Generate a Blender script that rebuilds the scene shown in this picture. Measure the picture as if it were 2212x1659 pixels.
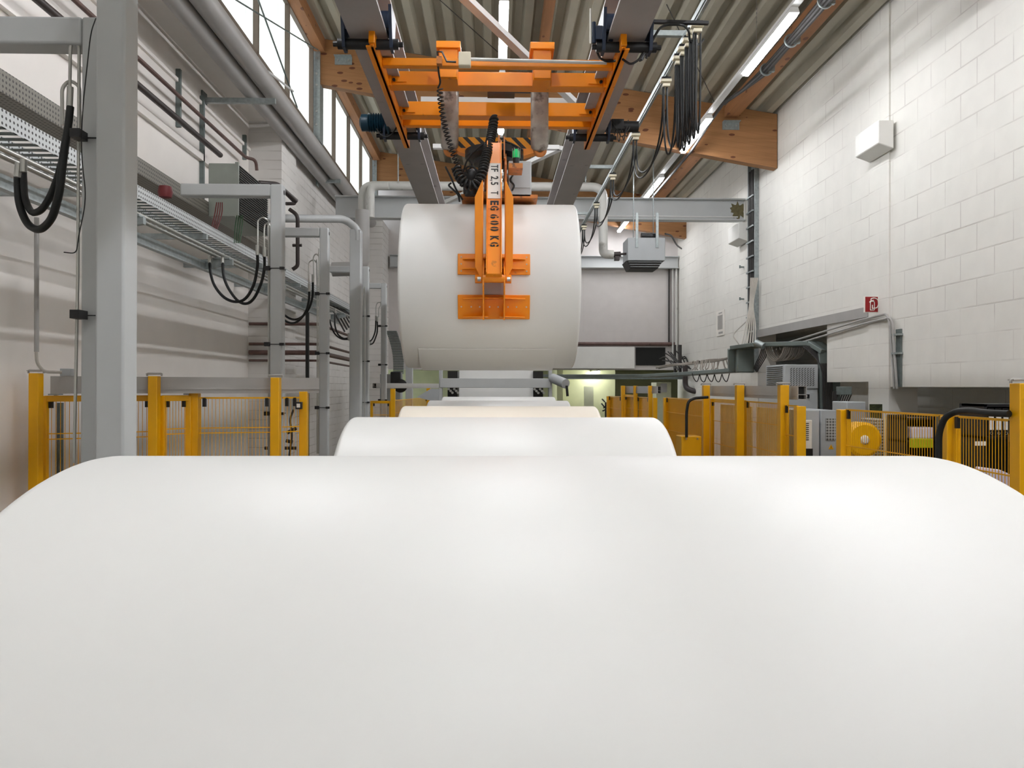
import bpy, math, random
from mathutils import Vector, Matrix
random.seed(7)
C = bpy.context.scene.collection
for o in list(bpy.data.objects): bpy.data.objects.remove(o)
PI = math.pi
CZ = 1.52                      # eye height; every height below is given relative to the eye, the floor is at -CZ
F = 1700.0                     # focal length in pixels of a 2212 px wide frame
# ---------------------------------------------------------------- camera
cam = bpy.data.cameras.new('camera'); cam.sensor_width = 36.0; cam.lens = F*36.0/2212
cam.clip_start = 0.05; cam.clip_end = 200
camo = bpy.data.objects.new('camera', cam); C.objects.link(camo)
YAW = math.atan(38.0/F); PITCH = math.atan(4.5/F); ROLL = math.radians(0.12)
R = Matrix.Rotation(-YAW, 3, 'Z') @ Matrix.Rotation(PI/2+PITCH, 3, 'X') @ Matrix.Rotation(ROLL, 3, 'Z')
camo.matrix_world = Matrix.Translation((0, 0, CZ)) @ R.to_4x4()
bpy.context.scene.camera = camo
def ray(px, py): return R @ Vector(((px-1106)/F, -(py-829.5)/F, -1))
def at(px, py, Y):             # the point at depth Y that the photograph shows at (px, py)
    r = ray(px, py); return r*(Y/r.y)
def atx(px, py, X):
    r = ray(px, py); return r*(X/r.x)
# ---------------------------------------------------------------- world, view
w = bpy.data.worlds.new('world'); bpy.context.scene.world = w; w.use_nodes = True
w.node_tree.nodes['Background'].inputs[0].default_value = (0.85, 0.93, 1, 1)
w.node_tree.nodes['Background'].inputs[1].default_value = 1.0
vs = bpy.context.scene.view_settings
vs.view_transform = 'Standard'; vs.look = 'None'; vs.gamma = 1; vs.use_curve_mapping = False
vs.exposure = 0.95
TUBE_E = 42.0; WIN_E = .52

# ---------------------------------------------------------------- materials
def lin(c):
    def f(v):
        v /= 255.0
        return v/12.92 if v <= .04045 else ((v+.055)/1.055)**2.4
    return (f(c[0]), f(c[1]), f(c[2]), 1)
class NT:
    def __init__(s, m):
        m.use_nodes = True; s.t = m.node_tree; s.b = s.t.nodes['Principled BSDF']
    def n(s, k, **kw):
        x = s.t.nodes.new(k)
        for a, v in kw.items(): setattr(x, a, v)
        return x
    def l(s, a, b): s.t.links.new(a, b)
def ramp(nt, fac, stops):
    r = nt.n('ShaderNodeValToRGB'); e = r.color_ramp.elements
    e[0].position, e[0].color = stops[0]; e[1].position, e[1].color = stops[-1]
    for p, c in stops[1:-1]:
        q = e.new(p); q.color = c
    nt.l(fac, r.inputs[0]); return r.outputs[0]
def mat(name, rgb, rough=.5, metal=0., var=.06, scale=6., bump=0., dirt=None, spec=.5, coat=0.):
    m = bpy.data.materials.new(name); nt = NT(m); b = nt.b
    c = lin(rgb); tc = nt.n('ShaderNodeTexCoord')
    nz = nt.n('ShaderNodeTexNoise'); nz.inputs['Scale'].default_value = scale; nz.inputs['Detail'].default_value = 4
    nt.l(tc.outputs['Object'], nz.inputs['Vector'])
    d = tuple(x*(1-var) for x in c[:3])+(1,); u = tuple(min(1, x*(1+var)) for x in c[:3])+(1,)
    stops = [(.3, d), (.7, u)]
    col = ramp(nt, nz.outputs[0], stops)
    if dirt:
        nz2 = nt.n('ShaderNodeTexNoise'); nz2.inputs['Scale'].default_value = dirt[1]; nz2.inputs['Detail'].default_value = 8
        nt.l(tc.outputs['Object'], nz2.inputs['Vector'])
        mk = ramp(nt, nz2.outputs[0], [(dirt[2], (0, 0, 0, 1)), (min(1, dirt[2]+.12), (1, 1, 1, 1))])
        mx = nt.n('ShaderNodeMixRGB'); mx.inputs[2].default_value = lin(dirt[0]); nt.l(mk, mx.inputs[0]); nt.l(col, mx.inputs[1]); col = mx.outputs[0]
    nt.l(col, b.inputs['Base Color'])
    b.inputs['Roughness'].default_value = rough; b.inputs['Metallic'].default_value = metal
    b.inputs['Specular IOR Level'].default_value = spec
    if coat: b.inputs['Coat Weight'].default_value = coat; b.inputs['Coat Roughness'].default_value = .25
    if bump:
        bp = nt.n('ShaderNodeBump'); bp.inputs['Strength'].default_value = bump; bp.inputs['Distance'].default_value = .01
        nt.l(nz.outputs[0], bp.inputs['Height']); nt.l(bp.outputs[0], b.inputs['Normal'])
    return m
def emit(name, rgb, e):
    m = bpy.data.materials.new(name); nt = NT(m)
    nt.b.inputs['Base Color'].default_value = lin(rgb)
    nt.b.inputs['Emission Color'].default_value = lin(rgb); nt.b.inputs['Emission Strength'].default_value = e
    return m
def block_wall(name, rgb, bw, bh, mortar, strength, axis='X', ms=.008):
    m = bpy.data.materials.new(name); nt = NT(m)
    g = nt.n('ShaderNodeNewGeometry'); sp = nt.n('ShaderNodeSeparateXYZ'); nt.l(g.outputs['Position'], sp.inputs[0])
    cb = nt.n('ShaderNodeCombineXYZ')
    nt.l(sp.outputs['Y' if axis == 'X' else 'X'], cb.inputs[0]); nt.l(sp.outputs['Z'], cb.inputs[1])
    br = nt.n('ShaderNodeTexBrick'); br.inputs['Scale'].default_value = 1
    br.inputs['Brick Width'].default_value = bw; br.inputs['Row Height'].default_value = bh
    br.inputs['Mortar Size'].default_value = ms; br.inputs['Mortar Smooth'].default_value = .3
    nt.l(cb.outputs[0], br.inputs['Vector'])
    nz = nt.n('ShaderNodeTexNoise'); nz.inputs['Scale'].default_value = 1.7; nz.inputs['Detail'].default_value = 6
    nt.l(g.outputs['Position'], nz.inputs['Vector'])
    mk = ramp(nt, nz.outputs[0], [(.42, (0.1,)*3+(1,)), (.66, (1, 1, 1, 1))])
    mul = nt.n('ShaderNodeMath', operation='MULTIPLY'); nt.l(br.outputs['Fac'], mul.inputs[0]); nt.l(mk, mul.inputs[1])
    mul2 = nt.n('ShaderNodeMath', operation='MULTIPLY'); nt.l(mul.outputs[0], mul2.inputs[0]); mul2.inputs[1].default_value = strength
    nz2 = nt.n('ShaderNodeTexNoise'); nz2.inputs['Scale'].default_value = 5; nz2.inputs['Detail'].default_value = 8
    nt.l(g.outputs['Position'], nz2.inputs['Vector'])
    c = lin(rgb); base = ramp(nt, nz2.outputs[0], [(.3, tuple(x*.95 for x in c[:3])+(1,)), (.7, c)])
    mx = nt.n('ShaderNodeMixRGB'); mx.inputs[2].default_value = lin(mortar)
    nt.l(mul2.outputs[0], mx.inputs[0]); nt.l(base, mx.inputs[1]); nt.l(mx.outputs[0], nt.b.inputs['Base Color'])
    bp = nt.n('ShaderNodeBump'); bp.inputs['Strength'].default_value = .5; bp.inputs['Distance'].default_value = .006; bp.invert = True
    ad = nt.n('ShaderNodeMath', operation='ADD'); nt.l(mul.outputs[0], ad.inputs[0])
    sc = nt.n('ShaderNodeMath', operation='MULTIPLY'); nt.l(nz2.outputs[0], sc.inputs[0]); sc.inputs[1].default_value = .25
    nt.l(sc.outputs[0], ad.inputs[1]); nt.l(ad.outputs[0], bp.inputs['Height']); nt.l(bp.outputs[0], nt.b.inputs['Normal'])
    nt.b.inputs['Roughness'].default_value = .62
    return m
def timber(name, rgb, dark, axis):
    m = bpy.data.materials.new(name); nt = NT(m)
    g = nt.n('ShaderNodeNewGeometry'); mp = nt.n('ShaderNodeMapping'); nt.l(g.outputs['Position'], mp.inputs[0])
    mp.inputs['Scale'].default_value = (1.2, 14, 14) if axis == 'X' else (14, 1.2, 14)
    nz = nt.n('ShaderNodeTexNoise'); nz.inputs['Scale'].default_value = 1; nz.inputs['Detail'].default_value = 8; nz.inputs['Distortion'].default_value = .6
    nt.l(mp.outputs[0], nz.inputs['Vector'])
    c = lin(rgb); col = ramp(nt, nz.outputs[0], [(.3, tuple(x*.78 for x in c[:3])+(1,)), (.65, c)])
    # lamination lines
    sp = nt.n('ShaderNodeSeparateXYZ'); nt.l(g.outputs['Position'], sp.inputs[0])
    md = nt.n('ShaderNodeMath', operation='FRACT'); s1 = nt.n('ShaderNodeMath', operation='MULTIPLY'); s1.inputs[1].default_value = 1/.09
    sl = nt.n('ShaderNodeMath', operation='MULTIPLY_ADD'); nt.l(sp.outputs['X'], sl.inputs[0]); sl.inputs[1].default_value = .155 if axis == 'X' else 0; nt.l(sp.outputs['Z'], sl.inputs[2])
    nt.l(sl.outputs[0], s1.inputs[0]); nt.l(s1.outputs[0], md.inputs[0])
    lt = nt.n('ShaderNodeMath', operation='LESS_THAN'); nt.l(md.outputs[0], lt.inputs[0]); lt.inputs[1].default_value = .05
    f1 = nt.n('ShaderNodeMath', operation='MULTIPLY'); nt.l(lt.outputs[0], f1.inputs[0]); f1.inputs[1].default_value = .35
    mx = nt.n('ShaderNodeMixRGB'); mx.inputs[2].default_value = lin(dark); nt.l(f1.outputs[0], mx.inputs[0]); nt.l(col, mx.inputs[1])
    # knots
    mp2 = nt.n('ShaderNodeMapping'); nt.l(g.outputs['Position'], mp2.inputs[0]); mp2.inputs['Scale'].default_value = (3.2, 5, 8) if axis == 'X' else (5, 3.2, 8)
    vo = nt.n('ShaderNodeTexVoronoi'); vo.inputs['Scale'].default_value = 1; nt.l(mp2.outputs[0], vo.inputs['Vector'])
    kn = nt.n('ShaderNodeMath', operation='LESS_THAN'); nt.l(vo.outputs['Distance'], kn.inputs[0]); kn.inputs[1].default_value = .15
    mx2 = nt.n('ShaderNodeMixRGB'); mx2.inputs[2].default_value = lin(dark); nt.l(kn.outputs[0], mx2.inputs[0]); nt.l(mx.outputs[0], mx2.inputs[1])
    nt.l(mx2.outputs[0], nt.b.inputs['Base Color']); nt.b.inputs['Roughness'].default_value = .65
    return m
def hazard(name):
    m = bpy.data.materials.new(name); nt = NT(m)
    tc = nt.n('ShaderNodeTexCoord'); sp = nt.n('ShaderNodeSeparateXYZ'); nt.l(tc.outputs['Object'], sp.inputs[0])
    a = nt.n('ShaderNodeMath', operation='ADD'); nt.l(sp.outputs['X'], a.inputs[0]); nt.l(sp.outputs['Z'], a.inputs[1])
    s = nt.n('ShaderNodeMath', operation='MULTIPLY'); nt.l(a.outputs[0], s.inputs[0]); s.inputs[1].default_value = 10.5
    fr = nt.n('ShaderNodeMath', operation='FRACT'); nt.l(s.outputs[0], fr.inputs[0])
    lt = nt.n('ShaderNodeMath', operation='LESS_THAN'); nt.l(fr.outputs[0], lt.inputs[0]); lt.inputs[1].default_value = .42
    mx = nt.n('ShaderNodeMixRGB'); mx.inputs[1].default_value = lin((238, 158, 10)); mx.inputs[2].default_value = lin((22, 20, 20))
    nt.l(lt.outputs[0], mx.inputs[0]); nt.l(mx.outputs[0], nt.b.inputs['Base Color']); nt.b.inputs['Roughness'].default_value = .4
    return m
def perforated(name, rgb, pitch=.035, rad=.3, dark=(30, 30, 30)):
    m = bpy.data.materials.new(name); nt = NT(m)
    g = nt.n('ShaderNodeTexCoord'); mp = nt.n('ShaderNodeVectorMath', operation='SCALE'); nt.l(g.outputs['Object'], mp.inputs[0]); mp.inputs['Scale'].default_value = 1/pitch
    fr = nt.n('ShaderNodeVectorMath', operation='FRACTION'); nt.l(mp.outputs[0], fr.inputs[0])
    sb = nt.n('ShaderNodeVectorMath', operation='SUBTRACT'); nt.l(fr.outputs[0], sb.inputs[0]); sb.inputs[1].default_value = (.5, .5, .5)
    sp = nt.n('ShaderNodeSeparateXYZ'); nt.l(sb.outputs[0], sp.inputs[0])
    gm = nt.n('ShaderNodeNewGeometry'); sn = nt.n('ShaderNodeSeparateXYZ'); nt.l(gm.outputs['Normal'], sn.inputs[0])
    outs = []
    for ax, (p, q) in (('X', ('Y', 'Z')), ('Y', ('X', 'Z')), ('Z', ('X', 'Y'))):
        cb = nt.n('ShaderNodeCombineXYZ'); nt.l(sp.outputs[p], cb.inputs[0]); nt.l(sp.outputs[q], cb.inputs[1])
        ln = nt.n('ShaderNodeVectorMath', operation='LENGTH'); nt.l(cb.outputs[0], ln.inputs[0])
        lt = nt.n('ShaderNodeMath', operation='LESS_THAN'); nt.l(ln.outputs['Value'], lt.inputs[0]); lt.inputs[1].default_value = rad
        ab = nt.n('ShaderNodeMath', operation='ABSOLUTE'); nt.l(sn.outputs[ax], ab.inputs[0])
        gt = nt.n('ShaderNodeMath', operation='GREATER_THAN'); nt.l(ab.outputs[0], gt.inputs[0]); gt.inputs[1].default_value = .7
        ml = nt.n('ShaderNodeMath', operation='MULTIPLY'); nt.l(lt.outputs[0], ml.inputs[0]); nt.l(gt.outputs[0], ml.inputs[1]); outs.append(ml.outputs[0])
    a = nt.n('ShaderNodeMath', operation='MAXIMUM'); nt.l(outs[0], a.inputs[0]); nt.l(outs[1], a.inputs[1])
    a2 = nt.n('ShaderNodeMath', operation='MAXIMUM'); nt.l(a.outputs[0], a2.inputs[0]); nt.l(outs[2], a2.inputs[1])
    mx = nt.n('ShaderNodeMixRGB'); mx.inputs[1].default_value = lin(rgb); mx.inputs[2].default_value = lin(dark)
    nt.l(a2.outputs[0], mx.inputs[0]); nt.l(mx.outputs[0], nt.b.inputs['Base Color'])
    nt.b.inputs['Roughness'].default_value = .45; nt.b.inputs['Metallic'].default_value = .1
    return m
def window_mat():
    m = bpy.data.materials.new('profiled_glass'); nt = NT(m)
    g = nt.n('ShaderNodeNewGeometry'); sp = nt.n('ShaderNodeSeparateXYZ'); nt.l(g.outputs['Position'], sp.inputs[0])
    s = nt.n('ShaderNodeMath', operation='MULTIPLY'); nt.l(sp.outputs['Y'], s.inputs[0]); s.inputs[1].default_value = 1/.26
    fr = nt.n('ShaderNodeMath', operation='FRACT'); nt.l(s.outputs[0], fr.inputs[0])
    c = ramp(nt, fr.outputs[0], [(0, lin((196, 212, 204))), (.06, lin((226, 238, 232))), (.3, lin((252, 255, 254))), (.9, lin((244, 250, 248))), (1, lin((200, 214, 208)))])
    nt.l(c, nt.b.inputs['Emission Color']); nt.b.inputs['Emission Strength'].default_value = WIN_E
    nt.b.inputs['Base Color'].default_value = lin((220, 228, 225)); nt.b.inputs['Roughness'].default_value = .3
    return m
M = dict(
 paper=mat('white_paper', (230, 230, 227), .4, var=.012, scale=3, spec=.55),
 paper_cream=mat('cream_paper', (246, 238, 224), .4, var=.02, scale=3),
 card=mat('cardboard', (170, 140, 104), .8),
 orange=mat('orange_paint', (246, 146, 8), .34, var=.05, scale=5, dirt=((150, 84, 22), 14, .68)),
 orange_dk=mat('worn_orange_paint', (196, 122, 58), .5, var=.12, scale=16, dirt=((110, 74, 50), 22, .58)),
 yellow=mat('yellow_paint', (250, 184, 0), .36, var=.05, scale=6),
 grey=mat('grey_paint', (190, 193, 193), .42, var=.03, scale=4),
 greyd=mat('beam_grey_paint', (166, 161, 159), .5, var=.05, scale=3, dirt=((96, 90, 84), 5, .66)),
 pipe=mat('pipe_grey', (168, 166, 163), .45, var=.05, scale=4),
 pipew=mat('white_pipe', (205, 205, 200), .4, var=.04, scale=4, dirt=((150, 146, 138), 6, .62)),
 galv=mat('galvanised_steel', (160, 168, 168), .42, .55, var=.16, scale=26),
 galvd=mat('dull_galvanised_steel', (112, 122, 120), .5, .35, var=.16, scale=18),
 alu=mat('aluminium', (178, 175, 171), .38, .0, var=.03),
 steel=mat('bare_steel', (190, 190, 185), .3, .8, var=.05),
 strap=mat('worn_steel_sleeve', (168, 162, 154), .38, .35, var=.3, scale=9, dirt=((104, 98, 92), 12, .55)),
 black=mat('black_plastic', (24, 24, 26), .45, var=.1),
 rubber=mat('black_rubber', (22, 25, 25), .5, var=.15, scale=20),
 cable=mat('grey_cable', (186, 181, 172), .55, var=.1),
 cabled=mat('dark_cable', (52, 50, 48), .55, var=.1),
 brownpipe=mat('brown_pipe', (98, 74, 68), .5, var=.2, scale=12, dirt=((60, 46, 44), 9, .6)),
 darkpipe=mat('dark_pipe', (58, 50, 48), .45, var=.2, scale=12),
 blue=mat('petrol_blue_paint', (22, 58, 76), .4, var=.1),
 navy=mat('navy_paint', (30, 44, 66), .4, var=.1),
 white=mat('white_paint', (232, 231, 226), .55, var=.03, scale=3),
 whitesteel=mat('white_steel', (214, 214, 212), .45, var=.03),
 cream=mat('cream_plastic', (222, 214, 190), .45),
 red=mat('sign_red', (150, 12, 18), .35, var=.02),
 redp=mat('red_plastic', (112, 36, 40), .5), green=mat('green_cable', (40, 78, 44), .6),
 greenlens=emit('green_signal_lens', (16, 150, 80), .4),
 tube=emit('fluorescent_tube', (250, 251, 255), TUBE_E),
 deck=mat('roof_deck_paint', (168, 163, 146), .5, var=.05, scale=3),
 lamw=mat('lamp_housing_white', (226, 226, 224), .4, var=.02),
 floor=mat('concrete_floor', (104, 100, 94), .45, var=.14, scale=2.5, bump=.1),
 rwall=block_wall('painted_block_wall', (231, 229, 222), .5, .25, (176, 168, 162), .5),
 bwall=block_wall('painted_back_wall', (212, 207, 204), 4.2, 1.4, (196, 190, 184), .5, 'Y', .004),
 lbrick=block_wall('painted_brick_wall', (232, 229, 225), .38, .13, (186, 180, 174), .9, 'X', .008),
 lwall=mat('painted_left_wall', (241, 236, 230), .6, var=.035, scale=1.6, bump=.25),
 beam=timber('glulam_timber', (168, 120, 76), (100, 56, 34), 'X'),
 beamy=timber('roof_timber', (160, 110, 70), (104, 62, 38), 'Y'),
 hazard=hazard('hazard_stripes'),
 perf=perforated('perforated_steel', (196, 200, 200), .034, .24, (50, 50, 48)),
 perfd=perforated('perforated_dark_steel', (128, 124, 114), .034, .26, (58, 54, 48)),
 perfc=perforated('perforated_cover', (186, 186, 182), .03, .36, (96, 94, 90)),
 glass=window_mat(),
 boxgrey=mat('cabinet_grey', (176, 180, 182), .45, var=.03),
 boxgreen=mat('heater_grey_green', (146, 152, 144), .45, var=.06),
 greencabin=mat('pale_green_wall', (176, 178, 140), .6, var=.08, scale=3),
 dark=mat('dark_void', (26, 27, 26), .8), tan=mat('tan_board', (244, 226, 176), .6),
 duct=mat('duct_green_grey', (118, 128, 124), .45, .2, var=.08), lilac=mat('lilac_plastic', (214, 206, 222), .5),
 lime=mat('lime_plastic', (186, 190, 20), .5), bluedrum=mat('dark_blue_plastic', (20, 34, 52), .4),
 mull=mat('mullion_brown_grey', (112, 100, 88), .5), sheet=mat('yellow_panel_sheet', (246, 188, 20), .3, var=.05),
 tangle=mat('weathered_cable', (148, 140, 130), .6, var=.15),
 fin=mat('dark_fins', (38, 36, 34), .5, .3), ink=mat('black_ink', (20, 19, 18), .6), signw=mat('sign_white', (240, 236, 228), .4),
 text_plate=mat('white_label', (226, 222, 214), .45, var=.03),
)
# ---------------------------------------------------------------- mesh builder
class MB:
    def __init__(s): s.v = []; s.f = []; s.g = []
    def add(s, v, f):
        n = len(s.v)
        if v: s.g.append((v, f))
        s.v += [Vector(p) for p in v]; s.f += [tuple(i+n for i in q) for q in f]; return s
    def box(s, x0, x1, y0, y1, z0, z1):
        v = [(x, y, z) for z in (z0, z1) for y in (y0, y1) for x in (x0, x1)]
        return s.add(v, [(0, 2, 3, 1), (4, 5, 7, 6), (0, 1, 5, 4), (2, 6, 7, 3), (0, 4, 6, 2), (1, 3, 7, 5)])
    def bar(s, a, b, wd, ht, up=(0, 0, 1)):       # rectangular bar between a and b
        a = Vector(a); b = Vector(b); d = (b-a).normalized(); u = Vector(up)
        if abs(d.dot(u)) > .98: u = Vector((0, 1, 0))
        sd = d.cross(u).normalized(); u = sd.cross(d).normalized()
        v = []
        for p in (a, b):
            for i, j in ((-1, -1), (1, -1), (1, 1), (-1, 1)): v.append(p+sd*(i*wd/2)+u*(j*ht/2))
        return s.add(v, [(0, 3, 2, 1), (4, 5, 6, 7), (0, 1, 5, 4), (1, 2, 6, 5), (2, 3, 7, 6), (3, 0, 4, 7)])
    def tube(s, pts, r, n=8, cap=True):
        pts = [Vector(p) for p in pts]; m = len(pts); rs = r if isinstance(r, (list, tuple)) else [r]*m
        t0 = (pts[1]-pts[0]).normalized(); u = Vector((0, 0, 1)) if abs(t0.z) < .9 else Vector((1, 0, 0))
        u = (u-t0*u.dot(t0)).normalized(); v = []
        for i, p in enumerate(pts):
            t = ((pts[min(i+1, m-1)]-p).normalized()+(p-pts[max(i-1, 0)]).normalized())
            t = t.normalized() if t.length > 1e-6 else t0
            u = (u-t*u.dot(t)); u = u.normalized() if u.length > 1e-6 else t.orthogonal().normalized(); w_ = t.cross(u)
            for k in range(n):
                a = 2*PI*k/n; v.append(p+(u*math.cos(a)+w_*math.sin(a))*rs[i])
        f = [(i*n+k, i*n+(k+1) % n, (i+1)*n+(k+1) % n, (i+1)*n+k) for i in range(m-1) for k in range(n)]
        if cap: f += [tuple(reversed(range(n))), tuple(range((m-1)*n, m*n))]
        return s.add(v, f)
    def cyl(s, a, b, r, n=16): return s.tube([a, b], r, n)
    def prism(s, poly, axis, a, b):               # poly in the other two axes, extruded a..b along axis
        n = len(poly)
        def P3(p, t): return {'X': (t, p[0], p[1]), 'Y': (p[0], t, p[1]), 'Z': (p[0], p[1], t)}[axis]
        v = [P3(p, a) for p in poly]+[P3(p, b) for p in poly]
        return s.add(v, [tuple(reversed(range(n))), tuple(range(n, 2*n))]+[(i, (i+1) % n, n+(i+1) % n, n+i) for i in range(n)])
    def lathe(s, prof, c, axis='Z', n=24):        # prof = [(radius, offset)]
        v = []; c = Vector(c)
        for r, z in prof:
            for k in range(n):
                a = 2*PI*k/n; p, q = r*math.cos(a), r*math.sin(a)
                v.append(c+Vector({'Z': (p, q, z), 'X': (z, p, q), 'Y': (p, z, q)}[axis]))
        m = len(prof)
        f = [(i*n+k, i*n+(k+1) % n, (i+1)*n+(k+1) % n, (i+1)*n+k) for i in range(m-1) for k in range(n)]
        f += [tuple(reversed(range(n))), tuple(range((m-1)*n, m*n))]
        return s.add(v, f)
    def ibeam(s, axis, a, b, c1, z0, z1, wd, tf=.015, tw=.012):
        for (u0, u1, q0, q1) in ((c1-wd/2, c1+wd/2, z0, z0+tf), (c1-wd/2, c1+wd/2, z1-tf, z1), (c1-tw/2, c1+tw/2, z0+tf, z1-tf)):
            if axis == 'Y': s.box(u0, u1, a, b, q0, q1)
            else: s.box(a, b, u0, u1, q0, q1)
        return s
ORG = {}
def rawmesh(name, mb, m, org, bevel=0):
    me = bpy.data.meshes.new(name); me.from_pydata([p-org for p in mb.v], [], mb.f); me.materials.append(m)
    for p in me.polygons: p.use_smooth = True
    me.validate(); me.update()
    import bmesh
    bm = bmesh.new(); bm.from_mesh(me); bmesh.ops.recalc_face_normals(bm, faces=bm.faces); bm.to_mesh(me); bm.free()
    me.set_sharp_from_angle(angle=math.radians(38))
    o = bpy.data.objects.new(name, me); C.objects.link(o)
    if bevel:
        b = o.modifiers.new('bevel', 'BEVEL'); b.width = bevel; b.segments = 2; b.limit_method = 'ANGLE'; b.angle_limit = math.radians(40)
    return o
def tag(o, label, cat, group=None, kind=None):
    if label: o['label'] = label
    if cat: o['category'] = cat
    if group: o['group'] = group
    if kind: o['kind'] = kind
    return o
def thing(name, label, cat, base, group=None):
    o = bpy.data.objects.new(name, None); o.empty_display_size = .1; C.objects.link(o)
    b = Vector(base); o.location = b+Vector((0, 0, CZ)); ORG[o.name] = b
    return tag(o, label, cat, group)
def part(name, mb, m, parent, bevel=0, label=None):
    org = ORG[parent.name]; o = rawmesh(name, mb, m, org, bevel); o.parent = parent; ORG[o.name] = org
    if label: o['label'] = label
    return o
def parts(name, mb, m, parent, bevel=0):          # every piece of mb becomes a part of its own
    out = []
    for v, f in mb.g: out.append(part(name, MB().add(v, f), m, parent, bevel))
    return out[0]
def spl(pts, n=6):                                # smooth curve through points
    P = [Vector(p) for p in pts]; P = [2*P[0]-P[1]]+P+[2*P[-1]-P[-2]]; out = []
    for i in range(1, len(P)-2):
        a, b, c, d = P[i-1:i+3]
        for k in range(n):
            t = k/n; out.append(.5*((2*b)+(c-a)*t+(2*a-5*b+4*c-d)*t*t+(3*b-a-3*c+d)*t**3))
    return out+[P[-2]]
def solo(name, mb, m, label, cat, group=None, bevel=0, kind=None):
    xs = [p.x for p in mb.v]; ys = [p.y for p in mb.v]; zs = [p.z for p in mb.v]
    org = Vector(((min(xs)+max(xs))/2, (min(ys)+max(ys))/2, min(zs)))
    o = rawmesh(name, mb, m, org, bevel); o.location = org+Vector((0, 0, CZ)); ORG[o.name] = org
    return tag(o, label, cat, group, kind)
def struct(name, mb, m, bevel=0):
    o = rawmesh(name, mb, m, Vector((0, 0, 0)), bevel); o.location = (0, 0, CZ); ORG[o.name] = Vector((0, 0, 0)); o['kind'] = 'structure'; return o
def copy_tree(o, parent=None):
    c = o.copy(); C.objects.link(c); c.parent = parent; ORG[c.name] = ORG.get(o.name, Vector())
    for ch in list(o.children): copy_tree(ch, c)
    return c
def dup(o, delta, label, group=None):
    c = copy_tree(o); c.location = o.location+Vector(delta); c['label'] = label
    if group: c['group'] = group
    return c
def text_mesh(name, s, size, m, parent, origin, xdir, ydir, depth=.002, bold=0., length=None, sx=None):
    cu = bpy.data.curves.new(name, 'FONT'); cu.body = s; cu.size = size; cu.extrude = depth; cu.offset = bold
    cu.align_x = 'CENTER'; cu.align_y = 'CENTER'; cu.resolution_u = 3
    t = bpy.data.objects.new(name, cu); C.objects.link(t); bpy.context.view_layer.update()
    me = bpy.data.meshes.new_from_object(t.evaluated_get(bpy.context.evaluated_depsgraph_get()))
    bpy.data.objects.remove(t)
    X = Vector(xdir).normalized(); Y = Vector(ydir).normalized(); Zd = X.cross(Y)
    T = Matrix((X, Y, Zd)).transposed(); org = ORG[parent.name]
    xs = [v.co.x for v in me.vertices]; k_ = length/(max(xs)-min(xs)) if length else 1; mid_ = (max(xs)+min(xs))/2
    if length:
        for v in me.vertices: v.co.x = (v.co.x-mid_)*k_
    for v in me.vertices: v.co = T @ v.co + Vector(origin) - org
    me.materials.clear(); me.materials.append(m)
    o = bpy.data.objects.new(name, me); C.objects.link(o); o.parent = parent; ORG[o.name] = org
    return o
def arc(c, r, a0, a1, n, u, v):                    # points on an arc in the plane of u, v
    c = Vector(c); u = Vector(u); v = Vector(v)
    return [c+u*(r*math.cos(a0+(a1-a0)*i/n))+v*(r*math.sin(a0+(a1-a0)*i/n)) for i in range(n+1)]
def elbows(pts, r, n=5):                            # round the corners of a polyline
    pts = [Vector(p) for p in pts]; out = [pts[0]]
    for i in range(1, len(pts)-1):
        a, b, c = pts[i-1], pts[i], pts[i+1]; d1 = (a-b); d2 = (c-b); rr = min(r, d1.length*.45, d2.length*.45)
        p = b+d1.normalized()*rr; q = b+d2.normalized()*rr
        for k in range(n+1):
            t = k/n; out.append(p*(1-t)**2+b*(2*t*(1-t))+q*t*t)
    return out+[pts[-1]]
def sag(a, b, s, n=12):
    a = Vector(a); b = Vector(b); return [a.lerp(b, i/n)-Vector((0, 0, s*4*(i/n)*(1-i/n))) for i in range(n+1)]
def uloop(a, b, s, n=16):                          # a long narrow loop hanging s below the lower of a, b
    a = Vector(a); b = Vector(b); zb = min(a.z, b.z)-s; r = max((a-b).length/2, .01); out = []
    for i in range(n+1):
        t = i/n; th = PI*t
        p = a.lerp(b, .5-.5*math.cos(th)); top = a.z if t < .5 else b.z
        p.z = top-(top-zb)*math.sin(th)**.6 if 0 < t < 1 else top
        out.append(p)
    return out
def helix(path, r, turns, wr, n=7, per=9):
    path = [Vector(p) for p in path]; L = [0]
    for i in range(1, len(path)): L.append(L[-1]+(path[i]-path[i-1]).length)
    tot = L[-1]; out = []; N = int(turns*per); u = Vector((1, 0, 0))
    for k in range(N+1):
        s_ = tot*k/N; i = 0
        while i < len(path)-2 and L[i+1] < s_: i += 1
        t = (s_-L[i])/max(1e-6, L[i+1]-L[i]); p = path[i].lerp(path[i+1], t); d = (path[i+1]-path[i]).normalized()
        u = (u-d*u.dot(d)).normalized(); w_ = d.cross(u); a = 2*PI*k/per
        out.append(p+(u*math.cos(a)+w_*math.sin(a))*r)
    return MB().tube(out, wr, n)

XW = 4.35; XL = -3.45; XU = -2.75; YB = 18.6; YF = -4.0; FL = -CZ
def roofz(x): return 5.3-.155*(x+2.75)
# ================================================================ THE SETTING
struct('floor', MB().box(-4.2, 7.5, YF-.1, 26, FL-.2, FL), M['floor'])
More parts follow.
